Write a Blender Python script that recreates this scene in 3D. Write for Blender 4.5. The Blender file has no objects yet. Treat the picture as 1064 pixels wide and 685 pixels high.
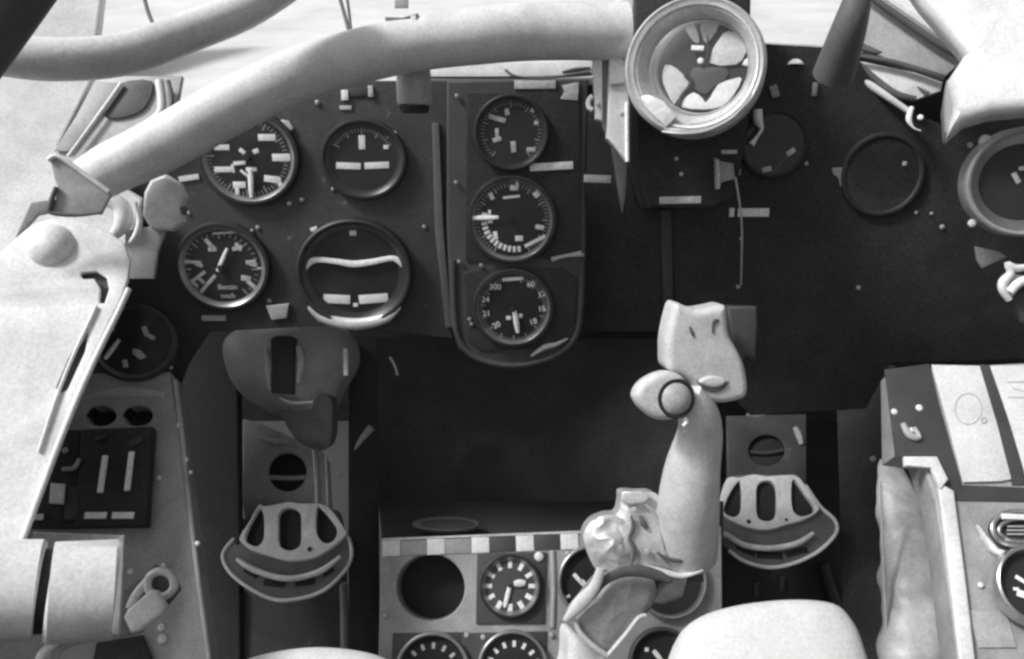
import bpy, math, random
from mathutils import Vector, Matrix
random.seed(7)
S = bpy.context.scene
COL = S.collection
FPX = 900.0                       # focal length in photo pixels
CX, CY = 532.0, 342.5
PITCH = math.radians(28)
CAM = Vector((0, 0, 1.25))
R = Vector((1, 0, 0))
U = Vector((0, math.sin(PITCH), math.cos(PITCH)))
B = Vector((0, -math.cos(PITCH), math.sin(PITCH)))

def ray(px, py):
    return (R * ((px - CX) / FPX) + U * ((CY - py) / FPX) - B)
def P(px, py, d):                 # the point at depth d metres in front of the pilot's eye
    return CAM + ray(px, py) * d
def C(ox, oy, s, pts):            # measurements taken from an enlarged detail
    return [(ox + x / s, oy + y / s) for x, y in pts]

class F:                          # a local plane: u right, v up, w out of the surface
    def __init__(s, px, py, d, t=0, y=0, roll=0):
        t, y, roll = map(math.radians, (t, y, roll))
        s.o = P(px, py, d)
        u = R * math.cos(y) + B * math.sin(y)
        v = U * math.cos(t) + B * math.sin(t)
        n = u.cross(v).normalized()
        v = n.cross(u).normalized()
        s.u = u * math.cos(roll) + v * math.sin(roll)
        s.v = v * math.cos(roll) - u * math.sin(roll)
        s.n = n
        s.d = d
    def p(s, u, v, w=0):
        return s.o + s.u * u + s.v * v + s.n * w
    def uv(s, px, py, w=0):
        r = ray(px, py)
        o = s.o + s.n * w
        k = (o - CAM).dot(s.n) / r.dot(s.n)
        h = CAM + r * k - o
        return (h.dot(s.u), h.dot(s.v))
    def at(s, px, py, w=0):
        a, b = s.uv(px, py, w)
        return s.p(a, b, w)
    def poly(s, pts, w=0):
        return [s.uv(x, y, w) for x, y in pts]

# ---------------------------------------------------------------- materials
MATS = {}
def mat(name, g, rough=0.6, metal=0.0, var=0.15, scale=25, bump=0.15, chips=0.0, chip_g=0.5, fine=1.0, spec=0.5, coat=0, stain=0.0, stain_scale=7):
    m = bpy.data.materials.new(name); m.use_nodes = True
    nt = m.node_tree; N = nt.nodes; L = nt.links
    bs = N['Principled BSDF']
    tc = N.new('ShaderNodeTexCoord')
    n1 = N.new('ShaderNodeTexNoise'); n1.inputs['Scale'].default_value = scale; n1.inputs['Detail'].default_value = 6; n1.inputs['Roughness'].default_value = .65
    n2 = N.new('ShaderNodeTexNoise'); n2.inputs['Scale'].default_value = 420; n2.inputs['Detail'].default_value = 3
    L.new(tc.outputs['Object'], n1.inputs['Vector']); L.new(tc.outputs['Object'], n2.inputs['Vector'])
    a = N.new('ShaderNodeMapRange'); a.inputs['From Min'].default_value = .3; a.inputs['From Max'].default_value = .7
    a.inputs['To Min'].default_value = g * (1 - var); a.inputs['To Max'].default_value = g * (1 + var)
    L.new(n1.outputs['Fac'], a.inputs['Value'])
    b = N.new('ShaderNodeMapRange'); b.inputs['From Min'].default_value = .3; b.inputs['From Max'].default_value = .7
    k = .11 * fine
    b.inputs['To Min'].default_value = 1 - k; b.inputs['To Max'].default_value = 1 + k
    L.new(n2.outputs['Fac'], b.inputs['Value'])
    mu = N.new('ShaderNodeMath'); mu.operation = 'MULTIPLY'
    L.new(a.outputs[0], mu.inputs[0]); L.new(b.outputs[0], mu.inputs[1])
    out = mu.outputs[0]
    if chips > 0:
        n3 = N.new('ShaderNodeTexNoise'); n3.inputs['Scale'].default_value = 60; n3.inputs['Detail'].default_value = 9; n3.inputs['Roughness'].default_value = .75
        L.new(tc.outputs['Object'], n3.inputs['Vector'])
        c = N.new('ShaderNodeMapRange'); c.inputs['From Min'].default_value = .70 - chips; c.inputs['From Max'].default_value = .74 - chips
        L.new(n3.outputs['Fac'], c.inputs['Value'])
        mx = N.new('ShaderNodeMix'); mx.data_type = 'FLOAT'
        L.new(c.outputs[0], mx.inputs[0]); L.new(out, mx.inputs[2]); mx.inputs[3].default_value = chip_g
        out = mx.outputs[0]
    if stain > 0:
        n4 = N.new('ShaderNodeTexNoise'); n4.inputs['Scale'].default_value = stain_scale; n4.inputs['Detail'].default_value = 8; n4.inputs['Roughness'].default_value = .7; n4.inputs['Distortion'].default_value = .6
        L.new(tc.outputs['Object'], n4.inputs['Vector'])
        sm_ = N.new('ShaderNodeMapRange'); sm_.inputs['From Min'].default_value = .42; sm_.inputs['From Max'].default_value = .76
        sm_.inputs['To Min'].default_value = 1; sm_.inputs['To Max'].default_value = 1 - stain
        L.new(n4.outputs['Fac'], sm_.inputs['Value'])
        m2 = N.new('ShaderNodeMath'); m2.operation = 'MULTIPLY'; L.new(out, m2.inputs[0]); L.new(sm_.outputs[0], m2.inputs[1]); out = m2.outputs[0]
    cc = N.new('ShaderNodeCombineColor')
    for i in range(3): L.new(out, cc.inputs[i])
    L.new(cc.outputs[0], bs.inputs['Base Color'])
    rr = N.new('ShaderNodeMapRange'); rr.inputs['To Min'].default_value = max(.05, rough - .12); rr.inputs['To Max'].default_value = min(1, rough + .12)
    L.new(n1.outputs['Fac'], rr.inputs['Value']); L.new(rr.outputs[0], bs.inputs['Roughness'])
    bs.inputs['Metallic'].default_value = metal
    bs.inputs['Specular IOR Level'].default_value = spec
    bs.inputs['Coat Weight'].default_value = coat
    if bump > 0:
        ad = N.new('ShaderNodeMath'); ad.operation = 'MULTIPLY_ADD'; ad.inputs[1].default_value = .12
        L.new(n2.outputs['Fac'], ad.inputs[0]); L.new(n1.outputs['Fac'], ad.inputs[2])
        bp = N.new('ShaderNodeBump'); bp.inputs['Strength'].default_value = bump; bp.inputs['Distance'].default_value = .003
        L.new(ad.outputs[0], bp.inputs['Height']); L.new(bp.outputs[0], bs.inputs['Normal'])
    MATS[name] = m
    return m
WHITE = mat('worn_white_paint', .76, .5, stain=.32, stain_scale=12, var=.09, scale=30, bump=.2, chips=.0)
DECKM = mat('pale_deck_paint', .64, .55, stain=.25, var=.08, scale=9, bump=.15)
TUBEM = mat('pale_tube_paint', .72, .45, stain=.3, stain_scale=14, var=.08, scale=28, bump=.25)
STRUT = mat('grey_strut_paint', .10, .6, var=.2, scale=20, bump=.2)
CONS = mat('mid_grey_paint', .34, .5, stain=.4, stain_scale=14, var=.16, scale=22, bump=.2, chips=.02, chip_g=.4)
CONS2 = mat('light_grey_paint', .42, .5, stain=.35, stain_scale=20, var=.18, scale=22, bump=.2)
PANEL = mat('panel_grey_paint', .05, .55, var=.25, scale=20, bump=.2, chips=.07, chip_g=.14, fine=2.2)
PANELC = mat('centre_panel_paint', .055, .55, var=.25, scale=20, bump=.2, chips=.04, chip_g=.15)
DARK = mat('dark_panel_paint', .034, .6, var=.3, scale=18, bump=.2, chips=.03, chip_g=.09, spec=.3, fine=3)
BLACK = mat('matt_black', .026, .6, var=.3, scale=30, bump=.1, spec=.3)
DIAL = mat('dial_black', .026, .7, var=.25, scale=30, bump=.05, spec=.2)
LUME = mat('luminous_white_paint', .88, .5, var=.08, scale=200, bump=.05)
LUMED = mat('aged_luminous_paint', .52, .5, var=.2, scale=200, bump=.05)
RIM = mat('bare_rim_metal', .34, .34, metal=.6, var=.2, scale=40, bump=.05)
BEZEL = mat('black_bezel_enamel', .03, .38, var=.2, scale=40, bump=.08)
STEEL = mat('worn_steel', .5, .32, metal=.85, var=.2, scale=40, bump=.1)
ALU = mat('cast_aluminium', .66, .42, stain=.35, stain_scale=22, metal=.35, var=.12, scale=45, bump=.3)
PEDM = mat('pedal_casting', .84, .5, stain=.3, stain_scale=22, var=.15, scale=45, bump=.25)
PEDD = mat('pedal_grey_underlayer', .14, .5, var=.2, scale=45, bump=.25)
GRIP = mat('grip_cream_plastic', .60, .42, stain=.2, stain_scale=30, var=.12, scale=50, bump=.2)
PAPER = mat('placard_paper', .66, .8, var=.14, scale=22, bump=.15)
FABRIC = mat('seat_canvas', .62, .9, stain=.15, stain_scale=16, var=.1, scale=18, bump=.35, fine=.8)
LEATH = mat('scuffed_leather', .44, .42, stain=.55, stain_scale=14, var=.3, scale=14, bump=.35)
SKIRT = mat('dull_strip_paint', .11, .55)
TICK = mat('faint_scale_paint', .26, .6)
SOFTG = mat('grey_rubber', .36, .5, stain=.25, stain_scale=20, var=.12, scale=35, bump=.35)
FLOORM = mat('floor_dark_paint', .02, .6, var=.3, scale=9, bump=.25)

def glass(ior=1.4, ro=.12):
    m = bpy.data.materials.new('instrument_glass'); m.use_nodes = True
    nt = m.node_tree; N = nt.nodes; L = nt.links; N.clear()
    o = N.new('ShaderNodeOutputMaterial'); t = N.new('ShaderNodeBsdfTransparent'); g = N.new('ShaderNodeBsdfGlossy')
    g.inputs['Roughness'].default_value = ro
    lw = N.new('ShaderNodeLayerWeight'); pw = N.new('ShaderNodeMath'); pw.operation = 'POWER'; pw.inputs[1].default_value = 5
    L.new(lw.outputs['Facing'], pw.inputs[0]); f0 = ((ior - 1)/(ior + 1))**2
    fr = N.new('ShaderNodeMath'); fr.operation = 'MULTIPLY_ADD'; fr.inputs[1].default_value = 1 - f0; fr.inputs[2].default_value = f0
    L.new(pw.outputs[0], fr.inputs[0])
    mx = N.new('ShaderNodeMixShader')
    L.new(fr.outputs[0], mx.inputs[0]); L.new(t.outputs[0], mx.inputs[1]); L.new(g.outputs[0], mx.inputs[2]); L.new(mx.outputs[0], o.inputs[0])
    return m
GLASS = glass()

# ---------------------------------------------------------------- mesh helpers
def smooth(pts, n=5, closed=True):
    out = []; N = len(pts)
    rng = range(N) if closed else range(N - 1)
    for i in rng:
        if closed: a, b, c, d = pts[(i-1) % N], pts[i], pts[(i+1) % N], pts[(i+2) % N]
        else: a, b, c, d = pts[max(i-1, 0)], pts[i], pts[i+1], pts[min(i+2, N-1)]
        for k in range(n):
            t = k / n
            out.append(tuple(.5 * (2*b[j] + (c[j]-a[j])*t + (2*a[j]-5*b[j]+4*c[j]-d[j])*t*t + (3*b[j]-a[j]-3*c[j]+d[j])*t**3) for j in range(len(b))))
    if not closed: out.append(tuple(pts[-1]))
    return out
def ell(cx, cy, rx, ry=None, n=32, a0=0):
    ry = ry or rx
    return [(cx + rx*math.cos(a0 + 2*math.pi*i/n), cy + ry*math.sin(a0 + 2*math.pi*i/n)) for i in range(n)]

class MB:
    def __init__(s): s.v = []; s.f = []
    def add(s, vs, fs):
        k = len(s.v); s.v += [Vector(x) for x in vs]; s.f += [tuple(i + k for i in f) for f in fs]; return s
    def plate(s, fr, outer, holes=(), w0=0., w1=.003, b=.0005, res=2):
        """extruded outline with holes and rounded edges; outlines in the plane's own metres"""
        cu = bpy.data.curves.new('tmp', 'CURVE'); cu.dimensions = '2D'; cu.fill_mode = 'BOTH'
        h = (w1 - w0) / 2; b = min(b, h * .98)
        cu.extrude = h - b; cu.bevel_depth = b; cu.bevel_resolution = res; cu.offset = -b
        for pl in [outer] + list(holes):
            sp = cu.splines.new('POLY'); sp.points.add(len(pl) - 1)
            for i, q in enumerate(pl): sp.points[i].co = (q[0], q[1], 0, 1)
            sp.use_cyclic_u = True
        ob = bpy.data.objects.new('tmp', cu)
        me = bpy.data.meshes.new_from_object(ob)
        c = (w0 + w1) / 2
        s.add([fr.p(v.co.x, v.co.y, v.co.z + c) for v in me.vertices], [tuple(p.vertices) for p in me.polygons])
        bpy.data.objects.remove(ob); bpy.data.curves.remove(cu); bpy.data.meshes.remove(me)
        return s
    def pplate(s, fr, outer, holes=(), w0=0., w1=.003, b=.0005, sm=0, res=2):
        """the same with outlines measured on the photo, laid on the plane's top face"""
        f = (lambda q: smooth(q, sm)) if sm else (lambda q: q)
        return s.plate(fr, f(fr.poly(outer, w1)), [f(fr.poly(h, w1)) for h in holes], w0, w1, b, res)
    def bar(s, fr, px, py, L, W, ang=0, w0=0., w1=.001, b=.0002):
        c = fr.uv(px, py, w1); k = fr.d / FPX
        a = math.radians(ang); ca, sa = math.cos(a), math.sin(a); L *= k / 2; W *= k / 2
        q = [(-L, -W), (L, -W), (L, W), (-L, W)]
        return s.plate(fr, [(c[0] + x*ca - y*sa, c[1] + x*sa + y*ca) for x, y in q], (), w0, w1, b, 1)
    def lathe(s, fr, c, prof, seg=48, sx=1., sy=1., a0=0., a1=2*math.pi, shear=(0, 0)):
        full = abs(a1 - a0 - 2*math.pi) < 1e-6
        n = seg if full else seg + 1
        vs = []
        for r, w in prof:
            for i in range(n):
                a = a0 + (a1 - a0) * i / seg
                vs.append(fr.p(c[0] + r*sx*math.cos(a) - shear[0]*w, c[1] + r*sy*math.sin(a) - shear[1]*w, w))
        fs = []
        for j in range(len(prof) - 1):
            for i in range(seg):
                i2 = (i + 1) % n
                fs.append((j*n + i, j*n + i2, (j+1)*n + i2, (j+1)*n + i))
        if full and prof[0][0] > 1e-6 and False: pass
        return s.add(vs, fs)
    def disc(s, fr, c, r, w, seg=48, sx=1., sy=1.):
        return s.add([fr.p(c[0] + r*sx*math.cos(2*math.pi*i/seg), c[1] + r*sy*math.sin(2*math.pi*i/seg), w) for i in range(seg)], [tuple(range(seg))])
    def tube(s, pts, rad, seg=16, sm=4, closed=False, flat=1.0, ref=None):
        pts = [tuple(p) for p in pts]
        if not isinstance(rad, (list, tuple)): rad = [rad] * len(pts)
        q = [p + (r,) for p, r in zip(pts, rad)]
        if sm: q = smooth(q, sm, closed)
        n = len(q); vs = []; prev = None
        for i in range(n):
            a = Vector(q[(i-1) % n if closed else max(i-1, 0)][:3]); b = Vector(q[(i+1) % n if closed else min(i+1, n-1)][:3])
            t = (b - a).normalized()
            if prev is None: x = (ref or B).cross(t); x = x if x.length > 1e-3 else U.cross(t)
            else: x = prev - t * prev.dot(t)
            x.normalize(); prev = x; y = t.cross(x)
            for k in range(seg):
                an = 2*math.pi*k/seg
                vs.append(Vector(q[i][:3]) + (x*math.cos(an) + y*math.sin(an)*flat) * q[i][3])
        fs = []
        for i in range(n if closed else n - 1):
            for k in range(seg):
                j = (i + 1) % n
                fs.append((i*seg + k, i*seg + (k+1) % seg, j*seg + (k+1) % seg, j*seg + k))
        if not closed:
            fs.append(tuple(range(seg))[::-1]); fs.append(tuple((n-1)*seg + k for k in range(seg)))
        return s.add(vs, fs)
    def ptube(s, fr, pts, rpx, w=0., **k):
        kk = fr.d / FPX
        r = [x*kk for x in rpx] if isinstance(rpx, (list, tuple)) else rpx*kk
        return s.tube([fr.at(x, y, w) for x, y in pts], r, **k)
    def text(s, fr, body, px, py, hpx, w=0., ang=0., sx=1.0):
        cu = bpy.data.curves.new('tmp', 'FONT'); cu.body = body; cu.size = hpx * fr.d / FPX * 1.4
        cu.align_x = 'CENTER'; cu.align_y = 'CENTER'; cu.extrude = .0001; cu.offset = cu.size * .012
        ob = bpy.data.objects.new('tmp', cu); me = bpy.data.meshes.new_from_object(ob)
        c = fr.uv(px, py, w); a = math.radians(ang); ca, sa = math.cos(a), math.sin(a)
        s.add([fr.p(c[0] + v.co.x*sx*ca - v.co.y*sa, c[1] + v.co.x*sx*sa + v.co.y*ca, w + v.co.z + .0001) for v in me.vertices], [tuple(p.vertices) for p in me.polygons])
        bpy.data.objects.remove(ob); bpy.data.curves.remove(cu); bpy.data.meshes.remove(me)
        return s
    def build(s, name, m, parent=None, angle=35, label=None, cat=None, group=None, kind=None, shift=None):
        lo = Vector((min(v[i] for v in s.v) for i in range(3))); hi = Vector((max(v[i] for v in s.v) for i in range(3)))
        c = (lo + hi) / 2
        me = bpy.data.meshes.new(name)
        me.from_pydata([v - c for v in s.v], [], s.f); me.validate()
        import bmesh
        bm = bmesh.new(); bm.from_mesh(me); bmesh.ops.remove_doubles(bm, verts=bm.verts, dist=1e-6)
        bmesh.ops.recalc_face_normals(bm, faces=bm.faces)
        if name == 'glass':                     # a pane has one outside: towards the seat
            bm.normal_update()
            if sum((f.normal * f.calc_area() for f in bm.faces), Vector()).dot(B) < 0: bmesh.ops.reverse_faces(bm, faces=bm.faces)
        bm.to_mesh(me); bm.free()
        me.polygons.foreach_set('use_smooth', [True] * len(me.polygons))
        me.set_sharp_from_angle(angle=math.radians(angle))
        me.materials.append(m)
        o = bpy.data.objects.new(name, me); COL.objects.link(o)
        if parent:
            o.parent = parent; o.location = c - wloc(parent)
        else: o.location = c
        tag(o, label, cat, group, kind)
        return o
def wloc(o):
    l = Vector(o.location)
    while o.parent: o = o.parent; l += Vector(o.location)
    return l
def tag(o, label=None, cat=None, group=None, kind=None):
    for k, v in (('label', label), ('category', cat), ('group', group), ('kind', kind)):
        if v: o[k] = v
def thing(name, loc, label, cat, group=None):
    e = bpy.data.objects.new(name, None); e.empty_display_size = .02; COL.objects.link(e); e.location = loc
    tag(e, label, cat, group); return e
def screw(parent, fr, px, py, rpx=2.6, w=.0, m=None, name='screw'):
    r = rpx * fr.d / FPX; c = fr.uv(px, py, w); a = random.uniform(0, 180)
    mb = MB().lathe(fr, c, [(0, w + r*.55), (r*.6, w + r*.5), (r*.92, w + r*.3), (r, w - .0005)], 16)
    return mb.build(name, m or RIM, parent)

# ---------------------------------------------------------------- planes of the place
MP = F(300, 220, .80, 15)            # main instrument panel
CP = F(538, 240, .785, 15)           # raised centre panel
RP = F(820, 260, .84, 15)            # right part of the panel
LC = F(130, 500, .76, -25)           # left console
RC = F(1030, 520, .72, -25)          # right console
CC = F(560, 610, .92, -15)           # low centre console
PDL = F(300, 560, 1.0, -32)
PDR = F(810, 540, 1.04, -32)

from mathutils import noise
def crumple(fr, pts, w0, h, amp, freq, back=.03, rings=26, sm=4, power=3.0, dense=6):
    outl = smooth(fr.poly(pts, w0), sm + dense); n = len(outl)
    cx_ = sum(p[0] for p in outl)/n; cy_ = sum(p[1] for p in outl)/n
    vs = []; ss = [(1.0, -back), (1.0, -.002)] + [(1 - (k/rings), None) for k in range(0, rings)] + [(.012, None)]
    for s_, w_ in ss:
        for (x, y) in outl:
            X = cx_ + (x-cx_)*s_; Y = cy_ + (y-cy_)*s_
            if w_ is None:
                q = fr.p(X, Y, 0) * freq
                d = 1 - 2*abs(noise.noise(q)) + .45*(1 - 2*abs(noise.noise(q*2.3 + Vector((3, 1, 7))))) - .9
                w = w0 + h*(1 - s_**power) + amp*d*min(1, (1-s_)*6)
            else: w = w0 + w_
            vs.append(fr.p(X, Y, w))
    L_ = len(ss)
    fs = [(j*n+i, j*n+(i+1) % n, (j+1)*n+(i+1) % n, (j+1)*n+i) for j in range(L_-1) for i in range(n)] + [tuple((L_-1)*n+i for i in range(n))]
    return MB().add(vs, fs)
# ================================================================ setting
deck = MB()
DK = F(532, 82, .90, -62)
deck.pplate(DK, [(70, -60), (1500, -60), (1500, 84), (886, 48), (784, 42), (770, 70), (640, 79), (440, 81), (200, 110), (100, 100)], w0=-.01, w1=0, b=.002)
deck.build('cowl_deck', DECKM, kind='structure', label='pale deck ahead of the panel under the windscreen')
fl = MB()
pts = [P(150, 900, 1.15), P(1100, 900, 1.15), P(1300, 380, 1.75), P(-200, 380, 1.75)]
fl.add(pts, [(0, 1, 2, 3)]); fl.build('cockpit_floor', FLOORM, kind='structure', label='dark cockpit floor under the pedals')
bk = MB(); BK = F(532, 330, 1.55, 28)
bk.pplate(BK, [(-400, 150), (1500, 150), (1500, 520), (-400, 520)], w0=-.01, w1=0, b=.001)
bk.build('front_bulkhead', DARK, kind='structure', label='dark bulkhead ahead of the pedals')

# ================================================================ left side wall, light painted
LW = F(30, 300, .72, -28, -15)
MB().pplate(LW, [(-500, -120), (120, -120), (96, 84), (62, 150), (150, 205), (112, 330), (48, 470), (0, 600), (-500, 900)], w0=-.02, w1=0, b=.004).build(
    'side_wall', WHITE, kind='structure', label='white painted cockpit side wall on the left')
RW = F(1080, 60, .70, 5, 30)

# windscreen side frame behind the long tube
t = thing('windscreen_side_frame', P(120, 130, .74), 'grey windscreen corner frame with a pale rib at the left above the long tube', 'window frame')
WF = F(120, 120, .78, -10)
MB().pplate(WF, C(0, 0, 3.807, [(385, 300), (720, 300), (690, 470), (560, 600), (330, 700), (215, 600), (280, 500)]), w0=-.006, w1=0, b=.001).build('gusset', CONS2, t)
MB().pplate(WF, C(0, 0, 3.807, [(375, 320), (480, 330), (270, 600), (215, 595), (300, 460)]), w0=0.001, w1=.004, b=.0006).build('corner_strip', CONS, t)
MB().ptube(WF, C(0, 0, 3.807, [(480, 330), (380, 470), (270, 620)]), 2, .006).build('rib', WHITE, t)
MB().pplate(WF, C(0, 0, 3.807, [(470, 330), (600, 320), (590, 400), (540, 450), (440, 470), (400, 430)]), w0=0.001, w1=.003, b=.001, sm=3).build('recess', PANEL, t)
MB().ptube(WF, C(0, 0, 3.807, [(630, 320), (640, 430), (600, 480), (510, 530)]), 4.5, .010).build('bent_pipe', TUBEM, t)
MB().ptube(WF, C(0, 0, 3.807, [(665, 320), (680, 400), (650, 480), (590, 525)]), 2.2, .010).build('edge_bead', STRUT, t)
t2 = MB().ptube(F(220, 100, .80, -10), C(0, 0, 3.807, [(690, 440), (750, 438), (860, 375), (930, 330), (1030, 295)]), [1.6, 3, 3, 4, 1], .004)
t2.build('windscreen_seam_strip', STRUT, label='thin dark seam strip lying just above the long curved tube at left', cat='strip')

# ================================================================ tubes and struts
MB().tube([P(-70, 40, .50), P(0, 56, .50), (P(60, 62, .51)), P(130, 56, .53), P(200, 32, .56), P(262, 6, .59), P(330, -40, .62)], [.0125]*7, seg=28, sm=6).build(
    'canopy_bow_tube', TUBEM, label='short pale curved tube crossing the top left corner above the long tube', cat='tube')
MB().tube([P(-90, 125, .42), P(-25, 40, .42), P(60, -80, .42)], .018, seg=28).build('canopy_strut', STRUT, label='dark grey diagonal strut in the extreme top left corner', cat='strut')
t = thing('long_curved_tube', P(370, 70, .66), 'long pale painted tube arching over the instrument panel from left bracket to centre post', 'tube')
MB().tube([P(94, 188, .605), P(118, 174, .603), P(165, 152, .61), P(230, 116, .625), P(300, 82, .64), P(360, 62, .655), P(430, 46, .67), P(500, 37, .68), P(560, 33, .69), P(650, 33, .70)],
          [.0165, .0175, .0188, .0195, .0197, .0200, .0206, .0218, .0222, .0225], seg=36, sm=6).build('tube_body', TUBEM, t)
CL = F(418, 22, .655, 0)
MB().pplate(CL, C(250, 0, 3.807, [(570, 65), (640, 68), (700, 50), (703, 112), (640, 125), (578, 130)]), w0=-.01, w1=.0, b=.0015).build('clamp', STRUT, t)
MB().pplate(CL, C(250, 0, 3.807, [(672, 62), (694, 58), (698, 100), (675, 106)]), w0=.0004, w1=.0016, b=.0005).build('clamp_tab', WHITE, t)
MB().bar(CL, 417, 3, 14, 9, 0, -.004, -.001).build('clip', CONS, t)
MB().tube([P(144, -30, .80), P(153, 10, .78), P(165, 38, .76)], .0018).build('thin_rod', STRUT, label='single thin grey rod dropping behind the short top left tube', cat='rod')
for i, (x0, x1, r) in enumerate([(348, 364, .0018), (358, 365, .0015)]):
    MB().tube([P(x0, -20, .84), P((x0 + x1)/2 + 1, 12, .83), P(x1, 38, .82)], r).build(
        'windscreen_stay', STRUT, label=['left one of the two thin dark stays meeting behind the long tube', 'right one of the two thin dark stays meeting behind the long tube'][i], cat='rod', group='thin stays behind the long tube')
MB().bar(F(195, 22, .86, -20), 196, 19, 42, 2.2, -4).build('sill_strip', CONS, label='short thin grey strip above the short top left tube', cat='strip')

# ================================================================ bracket, lever guide and knobs at left
BR = F(90, 195, .57, 5, -10)
t = thing('tube_end_bracket', BR.at(80, 200), 'grey folded metal bracket under the left end of the long tube', 'bracket')
MB().pplate(BR, C(0, 160, 3.807, [(195, 20), (230, 5), (290, 50), (400, 130), (440, 160), (400, 240), (210, 235), (225, 130), (215, 100)]), w0=-.004, w1=0, b=.001).build('web', CONS2, t)
MB().ptube(BR, C(0, 160, 3.807, [(190, 25), (225, 8), (290, 48), (350, 92), (430, 150)]), 2.5, .001).build('flange', WHITE, t)
MB().ptube(BR, C(0, 160, 3.807, [(222, 130), (200, 200), (205, 232), (300, 242), (400, 232)]), [2, 3, 2.6, 2.2, 1.6], .0015).build('dark_gap', STRUT, t)
MB().pplate(BR, C(0, 160, 3.807, [(120, 190), (215, 180), (215, 232), (150, 245), (110, 290), (60, 330)]), w0=-.003, w1=.0003, b=.001).build('gusset', CONS, t)

GU = F(60, 350, .57, -20, -8)
gl = C(0, 160, 3.807, [(120, 280), (200, 252), (300, 258), (420, 300), (490, 350), (515, 420), (505, 500), (470, 590), (420, 690)]) + [(96, 372), (72, 432), (44, 505), (16, 585), (-60, 640), (-260, 640), (-260, 330), (0, 262)]
slot = C(0, 160, 3.807, [(318, 480), (325, 468), (380, 464), (420, 490), (430, 535), (412, 590), (392, 588), (396, 530), (372, 492), (330, 494)])
slot2 = [(86, 352), (92, 340), (88, 365), (70, 404), (62, 409), (59, 402), (72, 372)]
t = thing('lever_guide', GU.at(70, 420), 'large white side plate with a curved dark slot, left of the instrument panel', 'lever guide')
MB().pplate(GU, gl, [slot, slot2], w0=-.004, w1=0, b=.0012).build('guide_plate', WHITE, t)
MB().pplate(GU, [(55, 270), (118, 270), (100, 360), (70, 420), (50, 420)], w0=-.009, w1=-.0062, b=.0005).build('backing', STRUT, t)
MB().ptube(GU, [(134, 300), (122, 326), (102, 366), (76, 424), (48, 496), (18, 576)], 3.2, .0012).build('edge_bead', WHITE, t)
MB().ptube(GU, [(100, 318), (92, 336), (76, 370), (60, 410), (40, 470)], 1.8, .0015).build('inner_rib', TUBEM, t)
KN = F(52, 255, .592, -15, -5)
c = KN.uv(53, 256); r = 25 * .592/900
MB().lathe(KN, c, [(0, r*.75), (r*.35, r*.71), (r*.65, r*.55), (r*.88, r*.3), (r*.98, .0), (r, -.008)], 40).build(
    'round_knob', WHITE, t)
HX = F(168, 215, .64, 5, -10)
t = thing('faceted_fitting', HX.at(160, 240), 'pale faceted fitting with a flat strap beside the upper left gauges', 'fitting')
MB().pplate(HX, [(149, 200), (156, 186), (172, 181), (187, 191), (192, 204), (187, 216), (191, 230), (178, 240), (156, 238), (147, 224)], w0=-.012, w1=.006, b=.004, res=3).build('head', WHITE, t, angle=20)
MB().pplate(HX, [(150, 236), (174, 236), (164, 262), (160, 290), (128, 290), (130, 240)], w0=-.010, w1=-.005, b=.001).build('strap', CONS2, t)
MB().bar(HX, 189, 219, 7, 8, 0, -.004, .004, .001).build('stud', STRUT, t)
MB().ptube(HX, [(141, 210), (145, 228), (142, 242), (135, 252)], [2, 3, 3, 1.5], .003).build('wire_clip', LUME, t)
MB().ptube(HX, [(108, 205), (126, 215), (128, 232), (118, 245)], [8, 9, 9, 5], -.004).build('pipe_stub', TUBEM, t)

# ================================================================ main panel
t = thing('left_instrument_panel', MP.at(300, 400), 'dark grey left instrument panel holding four round gauges', 'instrument panel')
MB().pplate(MP, [(70, 170), (180, 125), (330, 84), (470, 84), (470, 352), (350, 338), (218, 345), (196, 378), (186, 405), (90, 402), (100, 330)], w0=-.004, w1=0, b=.0008).build('panel_plate', PANEL, t)
MB().pplate(MP, [(449, 128), (456, 128), (461, 240), (470, 340), (463, 341), (452, 240)], w0=.0003, w1=.003, b=.0006).build('edge_strip', SKIRT, t)
MB().pplate(MP, [(458, 140), (461, 140), (464, 235), (460, 235)], w0=.0005, w1=.0012, b=.0002).build('slot', BLACK, t)
for q in [(196, 222), (301, 212), (314, 208), (346, 197), (196, 305), (289, 322), (268, 237), (262, 240), (330, 107), (280, 313), (471, 262), (478, 270), (459, 283), (441, 236)]:
    screw(t, MP, *q, rpx=random.uniform(2.0, 3.4), w=.0006)
MB().pplate(MP, [(276, 318), (300, 316), (298, 331), (282, 333)], w0=.0003, w1=.004, b=.001).build('terminal_block', CONS2, t)
MB().bar(MP, 222, 331, 26, 6, 0, .0003, .003, .0006).build('terminal_block', CONS2, t)
MB().bar(MP, 196, 185, 21, 5.5, 8, .0003, .0018).build('label_plate', LUME, t)
MB().pplate(MP, C(180, 120, 6.85, [(770, 30), (820, 40), (855, 90), (840, 112), (800, 85), (755, 50)]), w0=.0003, w1=.003, b=.0008).build('clip', LUMED, t)
MB().bar(MP, 358, 99, 7, 10, 0, .0003, .003, .0008).build('indicator_tab', LUME, t)
MB().bar(MP, 385, 95, 5, 11, 0, .0003, .003, .0008).build('indicator_tab', LUMED, t)
MB().bar(MP, 371, 96, 22, 8, 2, .0003, .0018, .0005).build('placard', PANELC, t)
MB().bar(MP, 359, 112, 12, 4, 0, .0003, .0015, .0004).build('label_plate', LUMED, t)

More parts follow.
